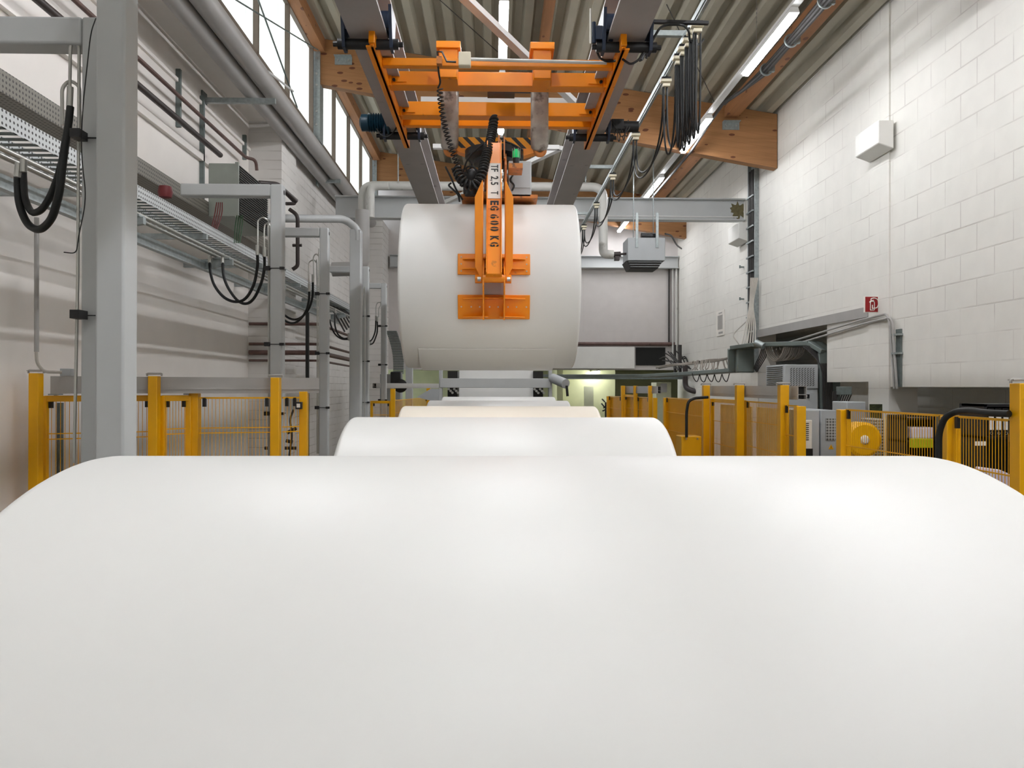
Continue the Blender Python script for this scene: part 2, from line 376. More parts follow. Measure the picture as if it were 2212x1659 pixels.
# ceiling: trapezoidal steel deck whose ribs run along the hall
cm = MB(); x = XU-.1; pit = .27; prof = []
while x < XW+.3:
    for dx, dz in ((0, 0), (.1, 0), (.135, .1), (.235, .1)): prof.append((x+dx, roofz(x+dx)+dz))
    x += pit
prof.append((x, roofz(x)))
n = len(prof); V = []; Fc = []
for yy in (YF, YB+.2):
    for p in prof: V.append((p[0], yy, p[1]))
    for p in prof: V.append((p[0], yy, roofz(p[0])+.16))
for i in range(n-1):
    Fc.append((i, i+1, 2*n+i+1, 2*n+i)); Fc.append((n+i, 3*n+i, 3*n+i+1, n+i+1))
cm.add(V, Fc); struct('ceiling', cm, M['deck'])
# right wall: upper slab of painted blocks with openings underneath
rw = MB()
rw.box(XW, XW+.3, YF, 8.55, 0.0, 4.6)
rw.box(XW-.02, XW+.3, 8.55, 9.02, FL, 4.6)
rw.box(XW, XW+.3, 9.02, 10.2, .06, 4.6); rw.box(XW+.02, XW+.3, 9.35, 10.2, FL, .06-.45)
rw.box(XW, XW+.3, 10.2, 12.9, .93, 4.6)
rw.box(XW, XW+.3, 12.9, YB, FL, 4.6)
rw.box(5.6, 5.9, YF, YB+6, FL, 1.2)
rw.box(XW+.3, 5.6, YF, YB, .93, 1.1)
struct('wall_right', rw, M['rwall'])
# back wall with the low passage under it
bw = MB()
bw.box(-3.6, XW+.3, YB, YB+.3, .39, 5.6)
struct('wall_back', bw, M['bwall'])
bl = MB(); bl.box(-3.6, 6, YB+5, YB+5.2, FL, .6); bl.box(-3.6, 6, YB+.3, YB+5, .45, .6)
bl.box(1.6, 1.75, YB+1.5, YB+5, FL, .45); bl.box(1.75, 3.2, YB+2.2, YB+2.3, FL, .45)
struct('wall_passage', bl, M['greencabin'])
struct('wall_front', MB().box(-4.2, 6, YF-.3, YF, FL, 5.6), M['white'])
# left wall: low wall, pier, brick part, soffit, upper wall
lw = MB()
lw.box(XL-.3, XL, YF, 11.1, FL, 3.7)
lw.box(XL-.3, XU, YF, YB, 3.7, 3.8)
lw.box(XU-.15, XU, YF, YB, 3.7, 3.78)
lw.box(XL-.3, XL+.08, 4.6, 4.95, FL, 3.7)
struct('wall_left', lw, M['lwall'])
lb = MB(); lb.box(XL-.3, -2.99, 11.1, 11.9, FL, 3.7); lb.box(XL-.3, -3.06, 11.9, YB, FL, 3.7); lb.box(-3.0, -2.5, 17.6, YB, FL, 3.7)
struct('wall_left_brick', lb, M['lbrick'])
struct('trim_1', MB().box(XL, XL+.03, YF, 11.1, 3.28, 3.32).box(XL, XL+.05, YF, 11.1, 2.62, 2.7), M['lwall'])
# corbels on the right wall
for i, (y0, y1, z0, z1) in enumerate(((8.42, 8.97, 2.58, 2.89), (13.3, 13.9, 2.47, 2.8))):
    c = MB(); c.prism([(XW-.03, z0), (XW-.03, z1), (XW-.2, z1), (XW-.2, z0+.06)], 'Y', y0, y1)
    struct('trim_%d' % (i+2), c, M['white'], .01)
struct('trim_4', MB().box(XW-.03, XW, 9.02, 12.9, .81, .93), M['pipe'])  # grey strip standing for the shade under the lintel
# clerestory windows, one for each bay between timber beams
k = 0
for (y0, y1) in ((YF, .45), (.65, 6.2), (6.4, 11.85), (12.15, 17.55)):
    k += 1; nb = 4
    wd = thing('window_%d' % k, None, None, (XU, (y0+y1)/2, 3.78)); wd['kind'] = 'structure'
    fr = MB(); fr.box(XU-.06, XU+.02, y0, y1, 3.78, 3.84); fr.box(XU-.06, XU+.02, y0, y1, 5.05, 5.1)
    for j in range(nb+1):
        yy = y0+(y1-y0)*j/nb; fr.box(XU-.06, XU+.025, yy-.022, yy+.022, 3.78, 5.1)
    part('window_frame', fr, M['mull'], wd)
    gl = MB(); gl.box(XU-.045, XU-.035, y0, y1, 3.8, 5.08); g = part('window_pane', gl, M['glass'], wd)

# ================================================================ PAPER ROLLS
def roll(cx, cy, cz, r, L, m, label, group='paper rolls standing in a row on the conveyor'):
    t = thing('paper_roll', label, 'paper roll', (cx, cy, cz-r), group)
    e = .022; pr = []
    for k in range(6):
        a = PI/2*k/5; pr.append((r-e+e*math.sin(a), -L/2+e-e*math.cos(a)))
    prof = [(.05, -L/2+.004), (r-e-.002, -L/2+.002)]+pr+[(q[0], -q[1]) for q in reversed(pr)]+[(r-e-.002, L/2-.002), (.05, L/2-.004)]
    b = MB().lathe(prof, (cx, cy, cz), 'X', 160); part('paper_body', b, m, t)
    c = MB()
    for s in (-1, 1): c.lathe([(.038, s*(L/2-.1)), (.05, s*(L/2-.1)), (.05, s*(L/2+.006)), (.038, s*(L/2+.006))], (cx, cy, cz), 'X', 28)
    parts('core', c, M['card'], t)
    return t
ct = FL+.115
roll(.045, 1.2, ct+.648, .648, 1.31, M['paper'], 'huge white paper roll filling the foreground, nearest the viewer')
roll(.045, 3.34, ct+.636, .636, 1.3, M['paper'], 'white paper roll just behind the huge foreground roll')
roll(.035, 5.28, ct+.635, .635, 1.3, M['paper_cream'], 'cream paper roll third in the conveyor row')
roll(.04, 7.3, ct+.635, .635, 1.3, M['paper'], 'fourth paper roll in the row, thin white band above the cream roll')
roll(.05, 9.1, ct+.64, .64, 1.3, M['paper'], 'white paper roll farthest back in the conveyor row')
hr = roll(-.035, 6.18, .776, .635, 1.3, M['paper'], 'white paper roll hanging in the air from the orange gripper', None)
sh = MB(); pts = []
for i in range(25):
    a = math.radians(-128+i*3.2); pts.append((6.18+.642*math.cos(a), .776+(.642+.012*math.sin(PI*i/24))*math.sin(a)))
sh.prism(pts+[(p[0]-.0, p[1]+.004) for p in reversed(pts)], 'X', -.56, .45)
part('loose_outer_sheet', sh, M['paper'], hr)
cv = thing('roll_conveyor', 'low steel slat conveyor beneath the row of paper rolls', 'conveyor', (0, 6, FL))
b = MB(); b.box(-.75, -.69, .2, 11.5, FL, FL+.1).box(.69, .75, .2, 11.5, FL, FL+.1)
parts('side_rail', b, M['grey'], cv)
b = MB(); y = .25
while y < 11.4: b.box(-.69, .69, y, y+.13, FL+.04, FL+.113); y += .15
part('slat_deck', b, M['galvd'], cv)

# ================================================================ ROOF TIMBER
for Y, lab in ((.55, 'glulam roof beam above and behind the viewer'), (6.3, 'glulam roof beam over the orange crane trolley'), (12.0, 'large glulam roof beam with knots across the hall behind the crane'), (17.75, 'farthest glulam roof beam close to the back wall')):
    x0, x1 = XU+.1, XW-.005
    if Y == 12: x1 = XW-.01
    b = MB(); b.prism([(x0, 4.58), (x1, 3.36), (x1, roofz(x1)-.01), (x0, roofz(x0)-.01)], 'Y', Y, Y+.16)
    t = thing('timber_beam', lab, 'beam', ((x0+x1)/2, Y, 3.36), 'glulam beams under the roof deck')
    part('beam_body', b, M['beam'], t)
    pl = MB(); pl.box(XU-.02, XU+.1, Y-.04, Y+.2, 3.7, 5.18)
    ps = part('steel_shoe', pl, M['galv'], t)
    bo = MB()
    for z in (3.95, 4.15, 4.55, 4.72, 4.95): bo.cyl((XU+.05, Y-.055, z), (XU+.05, Y-.04, z), .016, 8)
    parts('bolt', bo, M['steel'], ps)
for X, w_, h, lab in ((XU+.09, .16, .2, 'brown timber plate running above the clerestory windows'), (.66, .12, .16, 'narrow timber purlin overhead right of the centre lamps'), (3.62, .2, .16, 'timber purlin beside the right hand strip lights and cable bundle')):
    b = MB(); z1 = roofz(X)-.155*w_/2-.012
    for y0, y1 in ((YF, .54), (.72, 6.29), (6.47, 11.99), (12.17, 17.74)):
        b.box(X-w_/2, X+w_/2, y0, y1, z1-h, z1)
    solo('timber_purlin', b, M['beamy'], lab, 'beam', 'timber purlins along the hall')
# angle brackets on the big beam
for px, lab in ((741, 'galvanised angle bracket at the left end of the big timber beam'), (1580, 'galvanised angle bracket at the right end of the big timber beam')):
    p = at(px, 121 if px < 1000 else 262, 11.96); b = MB().box(p.x-.13, p.x+.13, 11.9, 11.995, p.z-.01, p.z).box(p.x-.13, p.x+.13, 11.985, 11.998, p.z-.12, p.z)
    t = thing('angle_bracket', lab, 'bracket', (p.x, 11.95, p.z-.12), 'galvanised brackets on the timber beam'); part('plate', b, M['galv'], t)
    b = MB()
    for d in (-.08, .08): b.cyl((p.x+d, 11.97, p.z-.06), (p.x+d, 11.985, p.z-.06), .012, 8)
    parts('bolt', b, M['steel'], t)

# ================================================================ CRANE BEAMS
for X, lab in ((-.835, 'left grey steel crane runway beam'), (.87, 'right grey steel crane runway beam')):
    b = MB().ibeam('Y', -3.5, 13.6, X, 2.3, 2.62, .25, .02, .014)
    solo('runway_beam', b, M['greyd'], lab, 'crane beam', 'crane runway beams')
cb = thing('cross_beam', 'grey steel cross beam spanning the hall with a brown stain at its right end', 'beam', (.8, 13.5, 2.88))
part('beam_body', MB().ibeam('X', -2.74, XW-.01, 13.62, 2.88, 3.26, .2, .02, .014), M['grey'], cb)
st = MB(); random.seed(3); pl = []
for i in range(26):
    a = 2*PI*i/26; rr = .125*random.uniform(.6, 1.25); pl.append((min(4.335, 4.245+rr*1.1*math.cos(a)), 3.07+rr*1.15*math.sin(a)))
st.prism(pl, 'Y', 13.606, 13.612); part('bare_patch', st, mat('brown_stain', (104, 96, 66), .8, var=.25, scale=20), cb, label='bare brown unpainted patch')
part('conduit', MB().cyl((.9, 13.505, 2.93), (4.2, 13.505, 2.93), .012, 8), M['whitesteel'], cb)
solo('rear_beam', MB().ibeam('X', -2.45, XW-.02, 18.48, 2.78, 3.06, .2), M['grey'], 'pale grey steel beam across the top of the back wall panel', 'beam')
ties = [((-.75, 8.0), (.78, 8.0)), ((-.75, 9.55), (.78, 9.55)), ((-.8, 4.7), (.8, 8.0)), ((.8, 9.55), (-.8, 12.5))]
labs = ['white cross tie between the crane beams, right behind the trolley', 'farther white cross tie between the crane beams', 'white diagonal brace above the trolley, in front of the lamps', 'white diagonal brace behind the gripper control box']
for (a, b_), lab in zip(ties, labs):
    solo('steel_brace', MB().bar((a[0], a[1], 2.9), (b_[0], b_[1], 2.9), .07, .05), M['whitesteel'], lab, 'brace', 'white braces between the crane beams')

# ================================================================ CRANE TROLLEY
tr = thing('crane_trolley', 'orange crane trolley frame hanging under the grey runway beams', 'crane trolley', (0, 6.2, 2.24))
LX, RX = -.80, .84
for s, X in ((-1, LX), (1, RX)):
    b = MB(); b.box(X-.012, X+.012, 5.12, 7.3, 2.2, 2.3)
    b.box(X-.04, X+.012, 5.12, 7.3, 2.2, 2.212) if s < 0 else b.box(X-.012, X+.04, 5.12, 7.3, 2.2, 2.212)
    b.prism([(5.1, 2.22), (5.22, 2.22), (5.22, 2.4), (5.13, 2.4)], 'X', X-.02, X+.02)
    part('side_plate', b, M['orange'], tr, .004)
for (y0, dy, z0, z1) in ((5.5, .06, 2.235, 2.29), (5.87, .12, 2.24, 2.345), (6.52, .12, 2.24, 2.355), (6.78, .07, 2.24, 2.30)):
    o = part('cross_member', MB().box(LX+.012, RX-.012, y0, y0+dy, z0, z1), M['orange'], tr, .005)
    if dy > .1:
        g = MB()
        for s, X in ((1, LX+.012), (-1, RX-.012)):
            g.box(X, X+s*.02, y0-.03, y0, z0-.01, z1+.02)
            g.prism([(X, z0+.02), (X+s*.13, z0+.02), (X, z1)], 'Y', y0-.012, y0-.002)
        parts('gusset', g, M['orange'], o)
        bo = MB()
        for X in (LX+.05, RX-.05):
            for z in (z0+.03, z1-.02): bo.cyl((X, y0-.03, z), (X, y0-.012, z), .012, 8)
        parts('bolt', bo, M['black'], o)
for px in (970, 1170):
    p = at(px, 140, 5.8); b = MB(); b.box(p.x-.066, p.x+.066, 5.72, 5.86, 2.23, 2.45); b.box(p.x-.088, p.x+.088, 5.7, 6.0, 2.45, 2.50)
    b.box(p.x-.062, p.x+.062, 5.70, 5.72, 2.235, 2.335)
    part('strap_mount', b, M['orange'], tr, .004)
# wheel axles with end trucks hanging on the beams
for s, X in ((-1, -.835), (1, .87)):
    for Y in (5.2, 7.1):
        b = MB(); b.cyl((X-.2, Y, 2.25), (X+.2, Y, 2.25), .034, 14); b.cyl((X-.23, Y, 2.25), (X-.2, Y, 2.25), .018, 8); b.cyl((X+.2, Y, 2.25), (X+.23, Y, 2.25), .018, 8)
        ax = part('axle', b, M['black'], tr)
        b = MB()
        for q in (-1, 1):
            b.prism([(Y-.05, 2.21), (Y+.05, 2.21), (Y+.12, 2.46), (Y-.12, 2.46)], 'X', X+q*.155-.01, X+q*.155+.01)
            b.cyl((X+q*.145, Y-.07, 2.38), (X+q*.06, Y-.07, 2.38), .055, 18); b.cyl((X+q*.145, Y+.07, 2.38), (X+q*.06, Y+.07, 2.38), .055, 18)
        parts('wheel_truck', b, M['navy'], ax)
# drive motor, left
mo = MB(); a = at(800, 263, 7.05); r = .075
mo.lathe([(.03, -.02), (r, 0), (r, .06), (r+.01, .065)]+[(r+.012 if i % 2 else r-.006, .075+.011*i) for i in range(13)]+[(r+.01, .225), (r+.03, .23), (r+.03, .25), (.05, .26), (.04, .4)], (a.x-.08, 7.08, a.z), 'X', 24)
mtr = part('drive_motor', mo, M['blue'], tr, label='dark blue finned drive motor')
part('motor_lead', MB().tube(sag((a.x+.06, 7.02, a.z-.07), (a.x+.26, 7.0, a.z-.02), .1), .006, 6), M['black'], mtr)
# small encoder motor, right
a = at(1297, 85, 5.3); mo = MB(); mo.lathe([(.02, 0), (.05, .01), (.05, .07), (.075, .075), (.075, .1), (.03, .11)], (a.x-.03, 5.25, a.z), 'X', 20)
mo.box(a.x-.05, a.x+.02, 5.16, 5.24, a.z-.06, a.z+.03); mo.cyl((a.x-.06, 5.18, a.z-.08), (a.x-.06, 5.18, a.z+.06), .015, 8)
en = part('encoder', mo, M['navy'], tr, .003, label='small dark blue encoder unit with white aerial')
part('aerial', MB().cyl((a.x-.085, 5.16, a.z-.09), (a.x-.085, 5.16, a.z+.14), .006, 6), M['signw'], en)
# junction box, conduit, leads
a = at(1004, 131, 5.44); jb = part('junction_box', MB().box(a.x-.042, a.x+.042, 5.4, 5.46, a.z-.048, a.z+.048), M['cream'], tr, .006, label='cream junction box')
b2 = at(1310, 135, 5.45); part('conduit', MB().cyl((a.x+.042, 5.44, a.z+.01), (b2.x, 5.44, a.z-.005), .0115, 10), M['whitesteel'], tr)
c0 = at(946, 118, 5.45); part('box_lead', MB().tube([c0+Vector((0, 0, -.02)), c0+Vector((-.005, 0, .02)), c0+Vector((.03, -.01, .015)), at(965, 133, 5.42), at(985, 134, 5.43)], .007, 8), M['black'], jb)
cl = MB(); cl.box(c0.x-.006, c0.x+.03, 5.4, 5.47, c0.z-.08, c0.z-.03); part('cable_clamp', cl, M['orange_dk'], tr)
b = MB()
for pts in ([(1290, 112, 5.3), (1295, 125, 5.32), (1310, 133, 5.4), (1330, 132, 5.4), (1345, 125, 5.3)], [(1345, 128, 5.25), (1362, 140, 5.2), (1380, 130, 5.2), (1395, 108, 5.2)]):
    b.tube(elbows([at(*p) for p in pts], .05), .008, 7)
parts('trolley_lead', b, M['black'], tr)
a = at(1340, 295, 7.15); b = MB()
for i in range(9):
    random.seed(i); b.tube(sag(a+Vector((random.uniform(-.06, .08), 0, random.uniform(.02, .16))), a+Vector((random.uniform(-.1, .14), random.uniform(-.05, .05), random.uniform(0, .16))), random.uniform(.04, .12), 8), .005, 5)
part('loose_wiring', b, M['cabled'], tr)
b = MB(); a = at(1340, 275, 7.2); b.box(a.x-.09, a.x+.02, 7.12, 7.25, a.z-.04, a.z+.05); b.cyl((a.x+.02, 7.18, a.z), (a.x+.16, 7.18, a.z), .05, 14)
part('rear_drive', b, M['black'], tr)
# tow arm to the cable rail
b = MB(); p = [at(1383, 130, 5.3), at(1402, 95, 5.35), at(1408, 47, 5.4), at(1530, 50, 5.4)]
for q, r_ in zip(p, p[1:]): b.bar(q, r_, .03, .02)
b.prism([(at(1383, 125, 5.35).x, at(1383, 125, 5.35).z), (at(1409, 95, 5.35).x, at(1409, 95, 5.35).z), (at(1409, 50, 5.35).x, at(1409, 50, 5.35).z)], 'Y', 5.36, 5.38)
part('tow_arm', b, M['black'], tr)
b = MB().tube(elbows([at(1396, 125, 5.3), at(1405, 95, 5.34), at(1425, 60, 5.36), at(1440, 53, 5.37), at(1475, 53, 5.37), at(1488, 65, 5.5), at(1490, 90, 5.7), at(1510, 98, 5.8), at(1520, 85, 5.85)], .06), .009, 8)
parts('tow_cable', b, M['rubber'], tr)
# upper hoist machinery seen above the frame
b = MB(); p = at(1080, 140, 6.3); b.box(p.x-.1, p.x+.12, 6.2, 6.45, 2.36, 2.44); b.cyl((-.05, 6.3, 2.4), (.35, 6.3, 2.4), .05, 18)
part('hoist_drum', b, M['blue'], tr)
# lifting sleeves
for px, lab in ((971, 'left worn grey steel lifting sleeve under the orange trolley'), (1166, 'right worn grey steel lifting sleeve under the orange trolley')):
    p = at(px, 260, 6.15); b = MB(); rx = .07; ry = .045
    prof = [(z, s) for z, s in ((2.45, 1), (2.2, 1), (1.93, 1), (1.88, .97), (1.855, .8), (1.845, .5))]; V = []; n = 24
    for z, s in prof:
        for k in range(n):
            a = 2*PI*k/n; ca, sa = math.cos(a), math.sin(a); V.append((p.x+rx*s*math.copysign(abs(ca)**.6, ca), 6.18+ry*s*math.copysign(abs(sa)**.6, sa), z))
    m_ = len(prof); b.add(V, [(i*n+k, i*n+(k+1) % n, (i+1)*n+(k+1) % n, (i+1)*n+k) for i in range(m_-1) for k in range(n)]+[tuple(range(n)), tuple(range((m_-1)*n, m_*n))])
    solo('lifting_sleeve', b, M['strap'], lab, 'hoist sleeve', 'lifting sleeves of the trolley')

# ================================================================ ROLL GRIPPER
gx = -.035
gr = thing('roll_gripper', 'orange roll gripper with stencilled arm and two pads clasping the hanging paper roll', 'gripper', (gx, 6.18, .5))
yk = part('yoke', MB().box(-.34, .37, 6.2, 6.24, 1.865, 1.96), M['hazard'], gr, label='black and yellow striped yoke')
b = MB()
b.prism([(-.33, 1.865), (.36, 1.865), (.31, 1.835), (.2, 1.80), (-.17, 1.80), (-.28, 1.835)], 'Y', 6.17, 6.27)
part('yoke_web', b, M['orange'], gr)
for px in (973, 1166):
    p = at(px, 328, 6.18); b = MB(); b.tube(arc((p.x, 6.18, p.z+.012), .036, -.25*PI if px > 1100 else -.1*PI, 1.15*PI if px > 1100 else 1.25*PI, 16, (1, 0, 0), (0, 0, -1)), .02, 10)
    part('shackle', b, M['orange_dk'], gr)
b = MB().lathe([(.03, 1.85), (.23, 1.84), (.23, 1.79), (.16, 1.77), (.16, 1.74), (.05, 1.73)], (gx+.03, 6.18, 0), 'Z', 40)
part('turntable', b, M['black'], gr)
b = MB()                                              # body frame under the turntable, over the roll
for s in (-1, 1):
    b.prism([(5.75, 1.42), (6.6, 1.42), (6.6, 1.5), (6.3, 1.8), (6.05, 1.8), (5.75, 1.62)], 'X', gx+.04+s*.075-.008, gx+.04+s*.075+.008)
b.box(gx-.22, gx+.36, 5.95, 6.45, 1.425, 1.45)
part('body_frame', b, M['orange_dk'], gr)
p0 = at(1098, 347, 5.95); p1 = at(1148, 440, 5.95)
eb = part('control_box', MB().box(p0.x, p1.x, 5.95, 6.4, 1.43, p0.z), M['boxgrey'], gr, .008, label='pale grey control box')
part('box_door', MB().box(p0.x+.03, p1.x-.01, 5.944, 5.95, 1.5, p0.z-.02), M['boxgrey'], eb, .002)
p = at(1108, 357, 5.7); b = MB().box(p.x-.03, p.x+.07, 5.66, 5.86, p.z-.03, p.z+.005); part('lamp_bracket', b, M['orange_dk'], gr)
q = at(1115, 333, 5.76); lp = part('signal_lamp', MB().lathe([(.022, q.z-.075), (.025, q.z-.03), (.015, q.z-.028)], (q.x, 5.76, 0), 'Z', 18), M['black'], gr)
part('lens', MB().lathe([(.02, q.z-.03), (.024, q.z-.02), (.024, q.z+.02), (.014, q.z+.035), (.002, q.z+.038)], (q.x, 5.76, 0), 'Z', 18), M['greenlens'], lp, label='glowing green lens')
b = MB()
for k in range(6):
    a = 2*PI*k/6; b.cyl((q.x+.028*math.cos(a), 5.76+.028*math.sin(a), q.z-.03), (q.x+.028*math.cos(a), 5.76+.028*math.sin(a), q.z+.04), .002, 4)
part('cage', b, M['steel'], lp)
# hydraulic pump and hoses left of the arm
p = at(1018, 385, 5.9); b = MB(); b.lathe([(.03, -.02), (.06, 0), (.06, .1), (.075, .105), (.075, .13), (.04, .14)], (p.x, 5.85, p.z), 'Y', 22); b.cyl((p.x, 5.92, 1.43), (p.x, 5.92, p.z), .05, 18); b.box(p.x-.06, p.x+.03, 5.9, 6.1, 1.45, 1.5)
part('pump', b, M['black'], gr, label='black hydraulic pump')
b = MB()
hs = [[(1060, 300, 6.0), (1030, 322, 5.95), (1008, 345, 5.9), (1000, 375, 5.85)], [(1022, 325, 6.0), (1012, 345, 5.9), (1022, 355, 5.85), (1010, 372, 5.85)],
      [(962, 360, 5.8), (975, 385, 5.8), (985, 410, 5.8), (1000, 432, 5.82)], [(975, 395, 5.8), (968, 400, 5.8), (990, 420, 5.8), (993, 436, 5.8)], [(1010, 375, 5.84), (1005, 362, 5.8), (1020, 358, 5.8), (1032, 370, 5.8)],
      [(1060, 312, 6.0), (1085, 303, 6.0), (1110, 312, 6.0), (1130, 325, 6.0)], [(1030, 322, 6.0), (1045, 312, 6.0), (1065, 312, 6.0)], [(1110, 375, 5.92), (1100, 390, 5.92), (1112, 400, 5.92), (1106, 412, 5.92)]]
for h in hs: b.tube(elbows([at(*p_) for p_ in h], .06), .007, 6)
parts('hydraulic_hose', b, M['rubber'], gr)
def arm(front):
    s = 1 if front else -1
    def Yy(y): return y if front else 2*6.18-y
    nm = 'gripper_arm'
    top = Vector((gx+.03, 5.85, 1.78)); bot = Vector((gx+.03, 5.34, .735))
    b = MB(); d = (bot-top); b.add([], [])
    tp = Vector((top.x, Yy(top.y), top.z)); bt = Vector((bot.x, Yy(bot.y), bot.z))
    am = part(nm, MB().bar(tp, bt, .095, .09, (0, 1, 0)), M['orange'], gr, .005)
    b = MB()
    for q in (-1, 1): b.bar(tp+Vector((q*.05, -s*.0, 0)), bt+Vector((q*.05, 0, 0)), .008, .13, (0, 1, 0))
    parts('arm_flange', b, M['orange'], am, .002)
    # side links with chamfered ends
    for q in (-1, 1):
        z0, z1 = .72, 1.42; b = MB()
        y0, y1 = 5.32, 5.62
        x_ = gx+.03+q*.10
        pts = [(x_-q*.02, z0), (x_+q*.03, z0+.1), (x_+q*.033, z1-.12), (x_-q*.02, z1)]
        yk0 = Yy(5.42); b.prism(pts, 'Y', yk0-.01, yk0+.01); b.prism([(Yy(5.42), z0), (Yy(5.50), z0+.08), (Yy(5.55), z1-.1), (Yy(5.46), z1)], 'X', x_-q*.02-.005, x_-q*.02+.005)
        b.cyl((x_-.03, Yy(5.44), z0+.02), (x_+.02, Yy(5.44), z0+.02), .03, 16)
        part('side_link', b, M['orange'], gr, .002)
    pv = MB(); z = at(1067, 602, 5.36).z
    pv.cyl((gx-.045, Yy(5.36), z), (gx+.105, Yy(5.36), z), .028, 20); part('pivot_tube', pv, M['orange'], gr)
    pe = MB()
    for q in (-1, 1): pe.cyl((gx+.03+q*.09, Yy(5.38), z), (gx+.03+q*.112, Yy(5.38), z), .016, 8)
    parts('pivot_bolt', pe, M['steel'], gr)
    for zc, hz, nm_ in ((at(1067, 572, 5.56).z, .075, 0), (at(1067, 663, 5.56).z, .083, 1)):
        b = MB(); V = []
        def sy(z_): return 6.18-math.sqrt(.64**2-(z_-.776)**2)
        nz = 8; zz = [zc-hz+2*hz*i/nz for i in range(nz+1)]
        outer = [(Yy(sy(z_)-.016), z_) for z_ in zz]; inner = [(Yy(sy(z_)), z_) for z_ in reversed(zz)]
        b.prism(outer+inner, 'X', gx+.03-.255, gx+.03+.255)
        pd = part('pad', b, M['orange'], gr, .004, label='upper orange clamping pad' if nm_ == 0 else 'lower orange clamping pad')
        b = MB(); yb = sy(zc)-.015
        for zr in ((zc+.035, zc-.035) if nm_ == 0 else (zc+.055, zc-.07)):
            for q in (-1, 1):
                ys_ = sy(zr)-.01
                b.prism([(gx+.03+q*.04, Yy(ys_)), (gx+.03+q*.22, Yy(ys_)), (gx+.03+q*.22, Yy(ys_-.02)), (gx+.03+q*.04, Yy(ys_-.075))], 'Z', zr-.004, zr+.004)
        parts('rib', b, M['orange'], pd)
        b = MB()
        for dx in ((-.23, .23) if nm_ == 0 else (-.23, -.16, -.1, -.03, .03, .1, .16, .23)):
            for dz in ((-.05, 0, .05) if nm_ == 0 else (0,)):
                b.cyl((gx+.03+dx, Yy(sy(zc+dz)-.02), zc+dz), (gx+.03+dx, Yy(sy(zc+dz)-.014), zc+dz), .005, 8)
        part('rivet', b, M['steel'], pd)
    b = MB()
    for q in (-1, 1):
        b.prism([(Yy(5.34), .76), (Yy(5.52), .9), (Yy(5.56), .82), (Yy(5.57), .47), (Yy(5.49), .46), (Yy(5.33), .68)], 'X', gx+.03+q*.072-.005, gx+.03+q*.072+.005)
    parts('pad_bracket', b, M['orange'], gr, .002)
    b = MB().box(gx-.04, gx+.10, min(Yy(5.5), Yy(5.56)), max(Yy(5.5), Yy(5.56)), .61, .618); part('cross_rib', b, M['orange'], gr)
    if front:
        # lettering down the arm, reading from top to bottom
        dn = (bt-tp).normalized(); nrm = Vector((1, 0, 0)).cross(dn); nrm = -nrm if nrm.y > 0 else nrm
        L = (bt-tp).length
        def on(py):                                # point on the arm's front face that the photograph shows at height py
            best = None
            for i in range(400):
                p_ = tp+dn*(L*i/399)+nrm*.045; r_ = ray(1067, py)
                e = abs(p_.z/p_.y-r_.z/r_.y)
                if best is None or e < best[0]: best = (e, p_)
            return best[1]
        a0, a1 = on(353), on(429)
        part('label_plate', MB().bar(a0+nrm*.002, a1+nrm*.002, .098, .003, nrm), M['text_plate'], am)
        for ch, py, h_ in (('T', 360.5, 3.6), ('F', 368.8, 3.0), ('2', 385, 3.2), (',', 390.5, .9), ('5', 397.5, 3.2), ('T', 417.5, 3.6)):
            text_mesh('label_letter', ch, .074, M['ink'], am, on(py)+nrm*.005, dn, (1, 0, 0), .001, .001, (on(py+h_)-on(py-h_)).length)
        chars = [('E', 438.5), ('G', 450), ('6', 468), ('0', 481.5), ('0', 495), ('K', 515), ('G', 528)]
        for ch, py in chars:
            lt_ = text_mesh('stencil_letter', ch, .078, M['ink'], am, on(py)+nrm*.002, dn, (1, 0, 0), .001, .003, .037)
            if ch in 'G60':
                c_ = on(py)+nrm*.0038; part('stencil_break', MB().bar(c_-Vector((.04, 0, 0)), c_+Vector((.04, 0, 0)), .005, .0012, nrm), M['orange'], lt_)
        parts('slide_rail', MB().bar(tp+Vector((.035, .02, .09)), tp+Vector((.035, -.02, -.1)), .015, .02, (0, 1, 0)).bar(tp+Vector((.075, .03, .08)), tp+Vector((.075, -.02, -.1)), .01, .03, (0, 1, 0)), M['orange_dk'], gr)
arm(True); arm(False)
# ---- coiled cables
cp = [at(946, 140, 5.45), at(948, 160, 5.5), at(952, 178, 5.55), at(946, 190, 5.6)]
c1 = thing('coiled_cable', 'long thin black coiled cable drooping from the trolley junction box', 'cable', at(990, 400, 5.75))
part('straight_lead', MB().tube(elbows(cp, .04), .007, 7), M['black'], c1)
path = []
for i in range(31):
    t = i/30; path.append(at(950+10*t+45*t*t, 192+200*t, 5.6+.15*t))
part('coil', helix(path, .02, 24, .005, 6, 11), M['black'], c1)
pp = [at(1067, 258, 6.0), at(1063, 285, 5.95), at(1058, 310, 5.85), at(1048, 345, 5.7), at(1042, 375, 5.62), at(1034, 393, 5.6), at(1022, 403, 5.6), at(1003, 397, 5.6), at(992, 382, 5.62), at(985, 362, 5.66)]
solo('corrugated_hose', helix(elbows(pp, .12), .029, 34, .0095, 6, 10), M['rubber'], 'thick black spiral hose looping beside the stencilled arm', 'hose')
solo('hanging_chain', helix([at(1067, 250, 6.1), at(1066, 275, 6.1), at(1062, 300, 6.05)], .018, 8, .011, 6, 6), M['black'], 'short black knotted chain above the thick spiral hose', 'chain')

